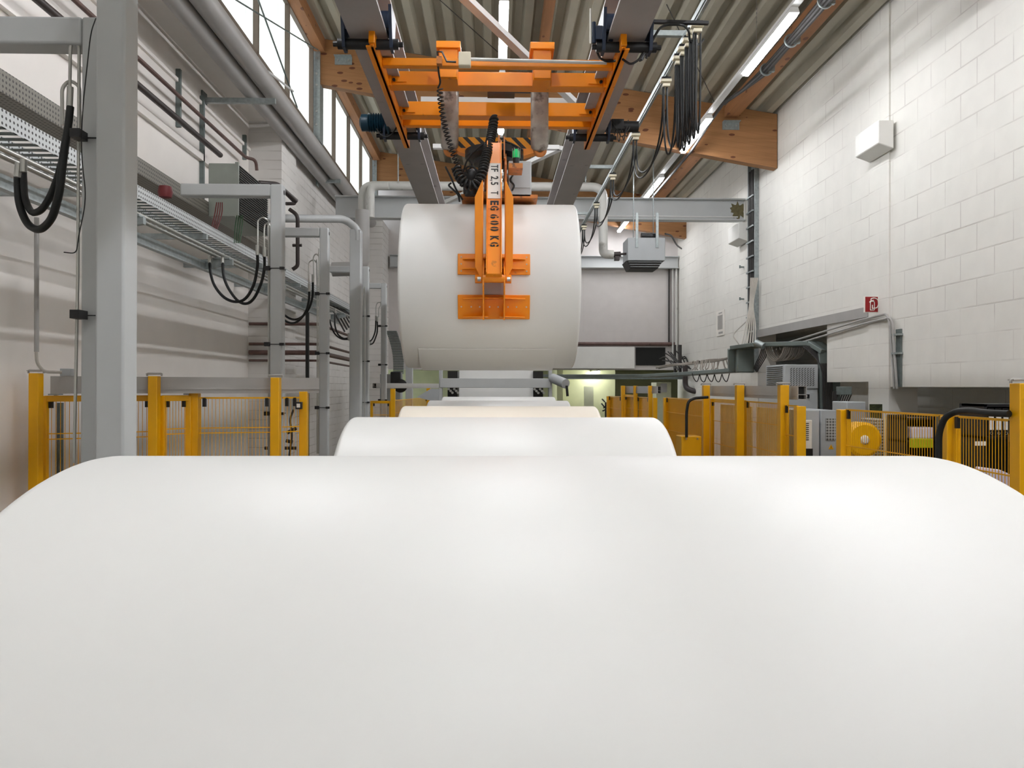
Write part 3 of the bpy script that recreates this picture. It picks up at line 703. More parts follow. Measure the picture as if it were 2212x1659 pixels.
# ================================================================ STRIP LIGHTS
def lamp(x, z, y0, y1, label, group):
    t = thing('strip_light', label, 'lamp', (x, (y0+y1)/2, z), group)
    part('housing', MB().prism([(x-.035, z+.055), (x-.05, z+.0), (x+.05, z+.0), (x+.035, z+.055)], 'Y', y0, y1), M['lamw'], t)
    part('tube', MB().prism([(x-.035, z+.004), (x-.03, z-.03), (x+.03, z-.03), (x+.035, z+.004)], 'Y', y0+.02, y1-.02), M['tube'], t)
names = {-3.15: 'added fill farthest behind the viewer', -1.6: 'behind the viewer', -.05: 'added fill just behind the viewer', 2.92: 'added fill, third overhead', 1.4: 'nearest overhead', 4.4: 'second overhead', 7.5: 'long bright one at the upper right', 10.5: 'in front of the timber beam', 13.5: 'just above the grey cross beam', 16.7: 'far one seen below the cross beam'}  # unseen gap-filling lamps near the viewer are added to even out the light
for y0, nm in names.items():
    lamp(2.88, 3.6, y0, y0+1.5, 'right hand strip light, '+nm, 'strip lights on the right rail')
for y0, nm in ((-1.5, 'behind the viewer'), (1.4, 'nearest overhead'), (4.6, 'above the orange trolley'), (8.0, 'seen between the crane beams'), (9.9, 'seen behind the trolley members'), (14.2, 'farthest away')):
    lamp(.09, 3.92, y0, y0+(1.5 if y0 != 9.9 else 2.3), 'centre strip light, '+nm, 'strip lights over the centre')
for y0, nm in ((-3.2, 'added fill farthest behind the viewer'), (4.2, 'above the big grey column, out of view')):  # lamps added out of view to brighten the left wall
    lamp(-1.7, 3.95, y0, y0+1.5, 'added left fill light, '+nm, 'unseen fill lights added on the left')
solo('lighting_rail', MB().box(-1.73, -1.67, -3.4, 5.9, 4.01, 4.04), M['lamw'], 'white rail of the added left fill lights', 'rail')
for x_, nm in ((2.6, 'right'), (.2, 'left')):  # two lamps added to brighten the otherwise dark passage
    t = lamp(x_, .38, 19.6, 21.1, 'added passage fill light behind the back wall, '+nm, 'fill lights added in the passage')
solo('lighting_rail', MB().box(2.84, 2.92, -3, 18.3, 3.656, 3.69), M['lamw'], 'white lighting rail carrying the right hand strip lights', 'rail')
solo('lighting_rail', MB().box(.06, .12, -3, 16, 3.98, 4.02), M['lamw'], 'white lighting rail carrying the centre strip lights', 'rail')
for i, (px, y0) in enumerate(((1543, 8.6), (1395, 12.6))):
    b = MB(); zt = roofz(2.88)-.01; n_ = 30
    for k in range(n_):
        z0 = 3.69+(zt-3.69)*k/n_; z1 = 3.69+(zt-3.69)*(k+1)/n_; b.bar((2.88, y0, z0), (2.88, y0, z1), .010 if k % 2 else .003, .003 if k % 2 else .010)
    solo('suspension_chain', b, M['steel'], 'thin chain holding the right lighting rail, '+('near the upper strip light' if i == 0 else 'behind the timber beam'), 'chain', 'chains of the lighting rail')
cbn = thing('cable_bundle', 'thick black cable bundle clipped beside the right timber purlin', 'cable bundle', (3.3, 8, 3.9))
b = MB()
for i in range(5):
    a = 2*PI*i/5; b.tube([(3.3+.03*math.cos(a)+.008*math.sin(y*2.1+i), y, 3.86+.03*math.sin(a)) for y in [x_*.4 for x_ in range(17, 25)]]+[(3.2, 10.1, 3.83), (3.06, 10.5, 3.8), (3.0, 11, 3.68), (3.0, 11.9, 3.6), (3.0, 13, 3.6), (3.0, 16, 3.6)], .024, 7)
part('cables', b, M['cabled'], cbn)
for y in (6.9, 7.8, 8.7, 9.5):
    part('clip', MB().tube(arc((3.3, y, 3.86), .068, 0, 2*PI, 20, (1, 0, 0), (0, 0, 1)), .012, 6).box(3.33, 3.4, y-.02, y+.02, 3.83, 3.94), M['galv'], cbn)

# ================================================================ CABLE FESTOON
fx, fz = 1.445, 2.6
solo('festoon_rail', MB().box(fx-.02, fx+.02, -2, 14.5, fz+.03, fz+.07).box(fx-.012, fx+.012, -2, 14.5, fz+.015, fz+.03), M['galv'], 'galvanised C rail right of the crane carrying the hanging cables', 'rail')
for y, lab in ((5.95, 'near'), (9.6, 'middle'), (12.2, 'far')):
    solo('rail_support', MB().box(.95, fx+.03, y, y+.04, fz+.07, fz+.11), M['galv'], '%s galvanised support arm between crane beam and cable rail' % lab, 'bracket', 'support arms of the cable rail')
ys = [5.6, 5.71, 5.84, 5.99, 6.16, 6.62, 8.05, 9.62, 11.15, 12.7, 14.2]
places = ['closest to the viewer in the bunch', 'second in the bunch', 'third in the bunch', 'fourth in the bunch', 'fifth in the bunch', 'first beyond the bunch', 'in front of the big timber beam', 'beside the far support arm', 'above the pipe elbow', 'left of the pipe by the hanging roll', 'at the far rail end']
for i, y in enumerate(ys):
    t = thing('cable_carrier', 'beige cable carrier on the rail, '+places[i], 'cable carrier', (fx, y, fz-.05), 'cable carriers of the festoon')
    part('saddle', MB().box(fx-.045, fx+.045, y-.03, y+.03, fz-.03, fz-.005).box(fx-.03, fx+.03, y-.03, y+.03, fz-.07, fz-.045), M['cream'], t, .004)
    part('roller', MB().box(fx-.04, fx+.04, y-.025, y+.025, fz-.005, fz+.014), M['black'], t, .004)
    if i < len(ys)-1:
        y2 = ys[i+1]; d = y2-y; s = .7 if d < .3 else (.66 if d < .6 else (.56 if y < 7 else .4))
        b = MB()
        for q, e in ((-.024, 0), (-.008, .02), (.01, -.02), (.026, .03)):
            if d < .3 and q != .01: b.tube(uloop((fx+q, y, fz-.04), (fx+q*.8, y2, fz-.04), s+e, 18), .0075, 6)
            elif d >= .3 and q in (-.024, .01): b.tube(uloop((fx+q, y, fz-.04), (fx+q*.8, y2, fz-.04), s+e*3, 22), .0085, 6)
        parts('hanging_loop', b, M['rubber'], t)

# ================================================================ UNIT HEATER and PIPES, right
p0 = at(1356, 513, 13.1); p1 = at(1437, 563, 13.1)
uh = thing('unit_heater', 'grey unit heater hung on straps under the cross beam', 'heater', ((p0.x+p1.x)/2, 13.3, p1.z))
part('casing', MB().box(p0.x, p1.x, 13.1, 13.6, p1.z, p0.z), M['boxgrey'], uh, .01)
b = MB(); b.prism([(p0.x-.02, p1.z), (p1.x-.03, p1.z), (p1.x-.12, p1.z-.13), (p0.x+.05, p1.z-.13)], 'Y', 13.14, 13.56)
part('outlet_hood', b, M['fin'], uh)
b = MB()
for k in range(3): z = p1.z-.02-.04*k; b.box(p0.x+.02+.015*k, p1.x-.06-.02*k, 13.1, 13.14, z-.006, z)
part('louvre', b, M['boxgrey'], uh)
for dx in (.13, .47):
    part('hanger_strap', MB().box(p0.x+dx, p0.x+dx+.045, 13.085, 13.1, p0.z-.17, 2.9), M['galv'], uh)
    part('hanger_rod', MB().cyl((p0.x+dx, 13.3, p0.z), (p0.x+dx, 13.3, roofz(p0.x+dx)+.02), .008, 6), M['galv'], uh)
b = MB().cyl(at(1385, 510, 13.3), at(1415, 511, 13.3), .06, 14); part('fan_cowl', b, M['black'], uh)
for lab, pts, r in (
    ('white heating pipe crossing behind the crane and dropping to the unit heater', [(783, 600), (783, 401), (1303, 404), (1303, 549), (1325, 550)], .075),
    ('white heating pipe stub dropping beside the left wall', [(800, 470), (800, 402), (840, 401)], .075)):
    Yp = 13.25 if 'crossing' in lab else 13.08
    q = [at(x, y, Yp) for x, y in pts]
    solo('heating_pipe', MB().tube(elbows(q, .2, 7), r if 'crossing' in lab else .07, 18), M['pipew'], lab, 'pipe')
b = MB(); a = at(1325, 550, 13.25); c = at(1356, 548, 13.25); b.cyl(a, c, .02, 10); b.cyl(a, a.lerp(c, .5), .045, 10); b.box(a.x+.02, a.x+.1, 13.2, 13.3, a.z-.1, a.z-.03)
solo('pipe_valve', b, M['darkpipe'], 'dark valve and pipe stub feeding the unit heater', 'valve')
solo('heater_cable', MB().tube(elbows([at(1437, 505, 13.6), at(1450, 508, 14), at(1462, 530, 15), at(1472, 537, 16)], .3), .016, 7), M['rubber'], 'black cable curving from the unit heater to the wall', 'cable')

# ================================================================ RIGHT WALL FITTINGS
# fire extinguisher sign, projecting from the wall
a = at(1868, 640, 8.8); c = at(1905, 675, 8.8)
fs = thing('fire_sign', 'red fire extinguisher sign with white symbol on the right wall', 'sign', ((a.x+c.x)/2, 8.8, c.z))
part('sign_plate', MB().box(a.x, c.x, 8.8, 8.83, c.z, a.z), M['signw'], fs, .003)
part('red_face', MB().box(a.x+.006, c.x-.006, 8.796, 8.8, c.z+.006, a.z-.006), M['red'], fs)
part('wall_flange', MB().box(c.x, c.x+.04, 8.79, 8.82, c.z+.004, a.z+.01), M['signw'], fs)
def sg(u, v): return Vector((a.x+(c.x-a.x)*u, 8.79, c.z+(a.z-c.z)*v))
b = MB(); b.tube(elbows([sg(.3, .14), sg(.3, .62), sg(.36, .68), sg(.5, .68), sg(.54, .62), sg(.54, .14), sg(.3, .14)], .01), .0045, 6)
b.tube(elbows([sg(.25, .62), sg(.33, .72), sg(.5, .74)], .01), .005, 6)
b.tube(elbows([sg(.36, .72), sg(.33, .84), sg(.55, .9), sg(.74, .8), sg(.78, .5), sg(.7, .28), sg(.42, .24)], .03), .0055, 6)
b.cyl(sg(.42, .2), sg(.42, .46), .006, 6)
part('extinguisher_symbol', b, M['signw'], fs)
# notice
a = atx(1548, 674, XW-.01); c = atx(1565, 723, XW-.01)
nt_ = thing('wall_notice', 'small white notice with striped panel on the far right wall', 'notice', (XW-.01, (a.y+c.y)/2, c.z))
ya, yc = sorted((a.y, c.y)); part('sheet', MB().box(XW-.014, XW-.002, ya, yc, c.z, a.z), M['signw'], nt_)
b = MB()
for i in range(9): yy = ya+(yc-ya)*(.22+.07*i); b.box(XW-.018, XW-.013, yy, yy+(yc-ya)*.035, c.z+(a.z-c.z)*.25, c.z+(a.z-c.z)*.82)
b.box(XW-.018, XW-.013, ya+.2*(yc-ya), ya+.7*(yc-ya), c.z+(a.z-c.z)*.08, c.z+(a.z-c.z)*.15); b.box(XW-.018, XW-.013, ya+.3*(yc-ya), ya+.7*(yc-ya), c.z+(a.z-c.z)*.89, c.z+(a.z-c.z)*.93)
part('printed_stripes', b, M['pipe'], nt_)
# vertical cable ladder
vt = thing('vertical_cable_tray', 'vertical galvanised cable tray with dark cables on the right wall', 'cable tray', (XW-.05, 13, .2))
parts('side_rail', MB().box(XW-.07, XW, 12.86, 12.89, .25, 3.8).box(XW-.07, XW, 13.2, 13.23, .25, 3.8).box(XW-.02, XW, 12.89, 13.2, .25, 3.8), M['galv'], vt)
b = MB()
for i in range(5): yy = 12.95+.05*i; b.tube([(XW-.06-.01*(i % 2), yy+.01*math.sin(z*3+i), z) for z in [.3+.3*j for j in range(12)]], .022, 6)
part('cables', b, M['cabled'], vt)
b = MB()
for j in range(12): b.box(XW-.1, XW-.08, 12.88, 13.22, .4+.25*j, .425+.25*j)
part('cable_cleat', b, M['galv'], vt)
# conduit along the wall and down
b = MB()
for k in range(2):
    b.tube(elbows([(XW-.035, 12.3, .6-.06*k), (XW-.035, 9.1-.05*k, .79-.05*k), (XW-.06, 8.52-.08*k, .80-.05*k), (XW-.06, 8.45-.06*k, .7), (XW-.035, 8.4-.06*k, -.02)], .08), .013, 8)
solo('wall_conduit', b, M['pipe'], 'pair of grey conduits running along the right wall then down by the pier', 'conduit')
solo('conduit_channel', MB().box(XW-.02, XW, 8.3, 8.4, 0, .62), M['galvd'], 'short galvanised channel down the wall edge beside the pier', 'channel')
b = MB()
for k, z in enumerate((.55, .35)):
    b.box(XW-.06, XW, 8.28, 8.42, z, z+.02)
solo('conduit_clip', b, M['galv'], 'pair of clips on the grey conduits below the fire sign', 'clip')
for i, py in enumerate((577, 646)):
    a = atx(1607, py, XW); solo('wall_hook', MB().box(XW-.07, XW, a.y-.015, a.y+.015, a.z-.012, a.z+.012).cyl((XW-.07, a.y, a.z-.02), (XW-.07, a.y, a.z+.03), .014, 8), M['galvd'], ('upper' if i == 0 else 'lower')+' small metal hook on the wall left of the vertical tray', 'hook', 'hooks by the vertical tray')
a = atx(1478, 700, XW)
solo('corner_pipe', MB().cyl((XW-.06, YB-.12, .4), (XW-.06, YB-.12, 2.8), .03, 10).cyl((XW-.14, YB-.1, .4), (XW-.14, YB-.1, 2.8), .02, 8), M['pipew'], 'grey vertical pipes in the back right corner', 'pipe')
solo('corner_cable', MB().cyl((XW-.22, YB-.05, .95), (XW-.22, YB-.05, 2.8), .02, 8), M['cabled'], 'dark vertical cable in the back right corner', 'cable')
solo('passage_pipe', MB().tube(elbows([at(1480, 790, 17.2), at(1480, 838, 17.2), at(1500, 846, 17.0), at(1540, 846, 16.6)], .12), .06, 10), M['darkpipe'], 'dark brown pipe bending under the duct near the back corner', 'pipe')
for px_, nm in ((860, 'left of the left runway beam'), (1265, 'right of the hanging roll')):
    q = at(px_, 400, 13.25); solo('pipe_hanger', MB().cyl((q.x, 13.25, q.z), (q.x, 13.25, roofz(q.x)+.02), .01, 6), M['galv'], 'thin hanger rod of the white heating pipe, '+nm, 'hanger', 'hangers of the heating pipe')
solo('back_wall_pipe', MB().cyl((-1, YB-.07, 1.0), (XW-.05, YB-.07, 1.0), .045, 10), M['brownpipe'], 'thin brown horizontal pipe on the back wall', 'pipe')
solo('duct_panel', MB().box(-1, 3.3, YB-.12, YB, .42, .93), M['white'], 'white boxed duct low on the back wall', 'duct')
solo('wall_opening', MB().box(3.35, 4.05, YB-.03, YB, .5, .92), M['dark'], 'black rectangular hole low on the back wall', 'opening')
# S shaped cable duct crossing in front of the right wall
dt = thing('cable_duct', 'grey steel cable duct stepping up in front of the right wall opening', 'cable duct', (3.6, 12, .2))
def xz(px, py, Y): q_ = at(px, py, Y); return q_
pts = [at(1180, 812, 16.2), at(1400, 812, 14.5), at(1480, 808, 13.5), at(1592, 800, 12.0), at(1592, 752, 11.9), at(1640, 745, 11.5), at(1760, 742, 10.6), at(1790, 760, 10.4), at(1792, 900, 10.4)]
b = MB()
for q, r_ in zip(pts, pts[1:]): b.bar(q, r_, .3 if abs(q.z-r_.z) < .15 else .28, .06, (0, 0, 1) if abs(q.z-r_.z) < .15 else (0, 1, 0))
part('duct_body', b, M['duct'], dt, .008)
b = MB(); a = at(1590, 752, 11.85); c = at(1628, 805, 11.85); b.box(a.x, c.x, 11.8, 11.9, c.z, a.z); part('riser_cover', b, M['duct'], dt, .02)
b = MB(); a = at(1640, 742, 11.3); b.cyl(at(1632, 740, 11.3), at(1650, 748, 11.2), .05, 12); part('conduit_elbow', b, M['galv'], dt)
# loose grey cables around the duct: separate tangle bundles
random.seed(11)
def tangle(n_, x0, x1, y0, y1, Y, s0, s1, m, label, rr=.011):
    b = MB()
    for i in range(n_):
        wd_ = random.uniform(.45, 1)*(x1-x0); u0 = random.uniform(x0, x1-wd_); u1 = u0+wd_; v0 = random.uniform(y0, y1); v1 = random.uniform(y0, y1); k_ = random.uniform(s0, s1); P_ = []
        for q in range(7):
            t = q/6; c_ = at(u0+(u1-u0)*t+random.uniform(-.05, .05)*wd_, v0+(v1-v0)*t, Y+random.uniform(-.08, .08)); c_.z -= k_*4*t*(1-t)+random.uniform(-.02, .02); P_.append(c_)
        b.tube(spl(P_, 4), rr, 5)
    solo('cable_tangle', b, m, label, 'cables', None, 0, 'stuff')
b = MB()
for i in range(6):
    j_ = lambda a_=3: random.uniform(-a_, a_)
    b.tube(spl([at(1420+j_(), 794+j_(2), 14.6), at(1450, 789+j_(2), 14.0), at(1478+j_(), 786+j_(2), 13.6), at(1505, 783+j_(), 13.3), at(1535, 779+j_(), 13.0), at(1562, 777+j_(2), 12.7), at(1582+j_(2), 768+j_(2), 12.4), at(1590+j_(2), 752+j_(2), 12.2)]), .012, 6)
for i in range(15):
    u = 1500+68*i/14+random.uniform(-2, 2); d_ = random.uniform(-9, 9); v = 783-6*(u-1500)/68; bt_ = 799-2*(u-1500)/68
    b.tube(spl([at(u-d_*.6, v, 13.1), at(u, v-3, 13.05), at(u+d_*.5, v+8, 12.95), at(u+d_, bt_-3, 12.9), at(u+d_*1.3+random.uniform(-4, 4), bt_, 12.85)]), .010, 5)
solo('draped_cables', b, M['tangle'], 'weathered grey cables draped over the lower duct in front of the far right wall', 'cables')
b = MB()
for i in range(5):
    u = 1495+16*i; b.tube(spl([at(u, 806, 12.9), at(u+4, 818+3*(i % 2), 12.9), at(u+11, 824, 12.9), at(u+17, 806, 12.9)]), .008, 5)
solo('dangling_cables', b, M['cabled'], 'thin dark cables dangling in loops beneath the lower duct', 'cables')
b = MB()
for i in range(12):
    u = 1652+4.2*i; q = random.uniform(-2, 2); b.tube(spl([at(u, 748, 11.3), at(u+4+q, 762+q, 11.25), at(u+12, 774-i*.3+q, 11.2), at(u+24+q, 780-i*.5, 11.1), at(u+36, 766+q, 11.0), at(u+42, 750, 10.95)]), .011, 6)
solo('looped_cables', b, M['tangle'], 'grey cables hanging in loops beneath the upper duct above the cooling unit', 'cables')
b = MB()
for i in range(5):
    u = 1638+2.5*i; b.tube(spl([at(u+8, 752, 11.6), at(u+3+i, 768, 11.65), at(u-4+i, 782, 11.7), at(u-10-i, 796+2*i, 11.75)]), .008, 6)
solo('fanned_cables', b, M['cabled'], 'dark cables fanning down behind the step of the duct', 'cables')
b = MB()
for i in range(9):
    x_ = 1425+6*i; b.tube(spl([at(x_, 770+random.uniform(-12, 12), 17.9), at(x_+12, 778+random.uniform(-8, 8), 17.7), at(x_+22, 785+random.uniform(-8, 8), 17.5), at(x_+34, 796+random.uniform(-4, 4), 17.3)]), .016, 6)
b.cyl(at(1458, 745, 17.8), at(1458, 810, 17.8), .03, 8); b.cyl(at(1469, 745, 17.6), at(1469, 815, 17.6), .04, 8)
solo('corner_wiring', b, M['cabled'], 'dark messy wiring beside the black hole in the back wall', 'cables')
b = MB()
for i in range(6): b.tube(elbows([at(1622+3*i, 600, 12.7), at(1620+i, 660, 12.7), at(1612+4*i, 700, 12.5), at(1602+6*i, 745, 12.1)], .2), .011, 6)
b.tube(elbows([at(1618, 690, 12.6), at(1600, 705, 12.6), at(1582, 724, 12.6), at(1590, 735, 12.5), at(1600, 750, 12.4)], .1), .01, 6)
solo('tray_cables', b, M['cable'], 'grey cables fanning out of the foot of the vertical tray', 'cables')
b = MB()
for i in range(7):
    b.tube(elbows([at(1735+3*i, 748, 10.5), at(1765+3*i, 775, 10.4), at(1778+3*i, 800, 10.35), at(1780+3*i, 925, 10.35)], .3), .012, 6)
solo('cable_drop', b, M['cabled'], 'thick strand of dark cables dropping down the right edge of the opening', 'cables')
b = MB()
for i in range(5): b.tube(elbows([at(1800+3*i, 845, 9.3), at(1797+2*i, 870, 9.3), at(1806+4*i, 890, 9.3), at(1820+5*i, 850, 9.3)], .08), .008, 6)
solo('loose_leads', b, M['cabled'], 'short loose leads under the dark socket box beside the opening', 'cables')
a = at(1810, 835, 9.25); c = at(1836, 853, 9.25)
solo('socket_box', MB().box(a.x, c.x, 9.2, 9.3, c.z, a.z), M['galvd'], 'dark grey socket box under the white wall beside the opening', 'box', bevel=.006)
# cabinets with cooling unit
ac = thing('cooling_unit', 'light grey cabinet cooling unit with curved louvres in the wall opening', 'cooling unit', (4.0, 10.6, -.3))
x0 = at(1694, 800, 10.3).x; x1 = at(1768, 800, 10.3).x; zt = at(1694, 787, 10.3).z; zb = at(1694, 840, 10.3).z
part('casing', MB().box(x0, x1, 10.3, 11.0, zb, zt), M['boxgrey'], ac, .015)
b = MB()
for i in range(11):
    z = zb+.03+(zt-zb-.06)*i/10; b.box(x0-.01, x0, 10.36, 10.94, z-.006, z+.004)
part('louvre', b, M['fin'], ac)
b = MB()
for i in range(9):
    for j in range(9): xx = x0+.08+(x1-x0-.12)*i/9; zz = zb+.04+(zt-zb-.08)*j/9; b.bar((xx, 10.297, zz), (xx+.02, 10.297, zz+.018), .006, .006)
part('vent_slot', b, M['fin'], ac)
cab = thing('control_cabinet', 'tall grey control cabinet beneath the cooling unit', 'cabinet', (4.0, 10.6, FL))
part('cabinet_body', MB().box(x0, x1, 10.32, 11.3, FL, zb-.004), M['boxgrey'], cab, .01)
part('door', MB().box(x0+.01, x1-.01, 10.3, 10.318, FL+.1, zb-.05), M['boxgrey'], cab, .004)
b = MB().box(x0+.3, x0+.33, 10.28, 10.3, -.15, -.1); part('handle', b, M['black'], cab)
for i, (pa, pb, Y, lab) in enumerate(((1736, 1770, 7.9, 'low grey cabinet with black louvres behind the yellow fence gap'), (1773, 1806, 8.1, 'low grey cabinet with perforated panel and warning triangle'))):
    a = at(pa, 886, Y); c = at(pb, 886, Y)
    t = thing('low_cabinet', lab, 'cabinet', ((a.x+c.x)/2, Y+.3, FL), 'low grey cabinets behind the fence')
    part('cabinet_body', MB().box(a.x, c.x, Y, Y+.7, FL, a.z), M['boxgrey'], t, .008)
    if i == 0:
        part('fan_cover', MB().box(a.x, a.x+.075, Y-.03, Y, at(0, 980, Y).z, at(0, 905, Y).z), M['signw'], t, .006)
        b = MB()
        for k in range(9): z = at(0, 912+4.5*k, Y).z; b.box(a.x, a.x+.04, Y-.034, Y-.03, z-.006, z+.002)
        part('louvre', b, M['black'], t)
        part('dark_panel', MB().box(a.x, a.x+.08, Y-.035, Y-.03, FL+.2, at(0, 968, Y).z), M['black'], t)
    else:
        part('vent_panel', MB().box(a.x+.05, c.x-.01, Y-.012, Y, at(0, 950, Y).z, at(0, 902, Y).z), M['perfc'], t)
        q = at(1795, 966, Y); part('warning_triangle', MB().prism([(q.x-.026, q.z-.02), (q.x+.026, q.z-.02), (q.x, q.z+.028)], 'Y', Y-.006, Y), M['yellow'], t, label='yellow warning triangle')
        b = MB().prism([(q.x-.004, q.z-.012), (q.x+.004, q.z-.002), (q.x-.001, q.z-.002), (q.x+.002, q.z+.014), (q.x-.006, q.z+.001), (q.x-.0, q.z+.001)], 'Y', Y-.008, Y-.006); part('triangle_mark', b, M['ink'], t)
a = at(1831, 868, 8.6); c = at(1872, 905, 8.6)
solo('grey_case', MB().box(a.x, c.x, 8.62, 9.0, FL, a.z), M['boxgrey'], 'grey case standing against the wall left of the picture', 'box', bevel=.01)
a = at(1879, 873, 8.45); c = at(1906, 915, 8.45)
pc = thing('wall_picture', 'small dark green picture at the foot of the right pier', 'picture', ((a.x+c.x)/2, 8.46, c.z))
part('print', MB().box(a.x, c.x, 8.45, 8.46, c.z, a.z), mat('dark_green_print', (52, 58, 30), .6, var=.6, scale=40), pc)
# things behind the near right fence
wl = thing('yellow_reel', 'yellow round machine guard behind the right mesh fence', 'machine', at(1862, 950, 7.4)+Vector((0, 0, -.9)))
ctr = at(1866, 950, 7.3); 
part('drum', MB().lathe([(.03, -.02), (.14, -.02), (.165, 0), (.165, .16), (.15, .18), (.03, .18)], ctr, 'Y', 36), M['yellow'], wl)
part('hub', MB().lathe([(.0, -.05), (.03, -.045), (.045, -.02), (.045, 0)], ctr, 'Y', 18), M['signw'], wl)
part('stand', MB().box(ctr.x-.06, ctr.x+.06, ctr.y+.02, ctr.y+.14, FL, ctr.z-.15), M['yellow'], wl)
b = MB(); a = at(1890, 905, 7.6); c = at(1915, 990, 7.6); b.box(a.x, c.x, 7.6, 7.9, FL, a.z); solo('white_crate', b, M['perfc'], 'white perforated crate behind the fence next to the yellow guard', 'crate', bevel=.01)
a = at(1915, 900, 7.2); c = at(1955, 990, 7.2); solo('board_panel', MB().box(a.x, c.x, 7.2, 7.24, FL, a.z), M['tan'], 'tan upright board behind the right mesh fence', 'board')
rk = thing('parts_rack', 'dark open rack with small boxes behind the right mesh fence', 'rack', at(1985, 950, 6.9)+Vector((0, 0, -1)))
a = at(1955, 898, 6.8); c = at(2022, 990, 6.8)
b = MB(); b.box(a.x, c.x, 7.1, 7.12, FL, a.z).box(a.x, a.x+.02, 6.8, 7.1, FL, a.z).box(c.x-.02, c.x, 6.8, 7.1, FL, a.z)
for z in (a.z-.02, a.z-.22, a.z-.45, a.z-.8): b.box(a.x, c.x, 6.8, 7.1, z-.015, z)
part('rack_body', b, M['fin'], rk)
b = MB().box(a.x+.05, c.x-.03, 6.78, 7.0, a.z-.2, a.z-.1); solo('parts_tray', b, M['lilac'], 'pale tray of parts on the dark rack', 'tray', bevel=.01)
q = at(1975, 948, 6.7); solo('lime_box', MB().box(q.x, q.x+.18, 6.72, 6.78, q.z-.08, q.z), M['lime'], 'lime green box lid hanging on the front of the dark rack', 'box', bevel=.004)
bk = thing('black_bookcase', 'black shelf with white ring binders behind the right mesh fence', 'shelf', at(2130, 920, 6.2)+Vector((0, 0, -1.2)))
a = at(2077, 873, 6.0); a.x = at(2077, 873, 6.3).x; c = at(2190, 905, 6.0)
b = MB(); b.box(a.x, c.x+.3, 6.3, 6.33, FL, a.z).box(a.x, a.x+.02, 6.0, 6.3, FL, a.z).box(a.x, c.x+.3, 6.0, 6.3, a.z-.02, a.z).box(a.x, c.x+.3, 6.0, 6.3, a.z-.27, a.z-.25).box(a.x, c.x+.3, 6.0, 6.3, a.z-.62, a.z-.6)
part('shelf_body', b, M['black'], bk)
for i in range(6):
    xx = a.x+.04+.058*i; t = thing('ring_binder', 'white-backed ring binder, %s in the row on the black shelf' % ('leftmost', 'second from left', 'third from left', 'fourth from left', 'fifth from left', 'rightmost')[i], 'binder', (xx+.02, 6.1, a.z-.25), 'ring binders on the black shelf')
    part('cover', MB().box(xx, xx+.048, 6.02, 6.28, a.z-.25, a.z-.03), M['ink'], t, .003); part('spine_label', MB().box(xx+.006, xx+.042, 6.014, 6.02, a.z-.2, a.z-.05), M['signw'], t)
    part('finger_ring', MB().tube(arc((xx+.024, 6.014, a.z-.225), .01, 0, 2*PI, 12, (1, 0, 0), (0, 0, 1)), .002, 5), M['steel'], t)
t = thing('storage_drum', 'dark blue drum with small white label standing before the black shelf', 'drum', (a.x+.24, 5.9, FL))
dz = at(0, 925, 5.8).z
part('drum_body', MB().lathe([(.18, FL), (.19, FL+.03), (.19, dz-.1), (.2, dz-.09), (.2, dz-.06), (.17, dz)], (a.x+.24, 5.72, 0), 'Z', 32), M['bluedrum'], t)
q = at(2118, 958, 5.53); part('drum_label', MB().box(q.x-.04, q.x+.04, 5.522, 5.53, q.z-.015, q.z+.015), M['signw'], t)
q = at(2145, 1040, 5.3); b = MB().prism([(q.x-.1, FL), (q.x+.11, FL), (q.x+.12, q.z+.05), (q.x+.05, q.z+.08), (q.x-.1, q.z+.1)], 'Y', 5.3, 5.34)
solo('lilac_sheet', b, M['lilac'], 'pale lilac plastic sheet behind the nearest right fence panel', 'sheet', bevel=.008)

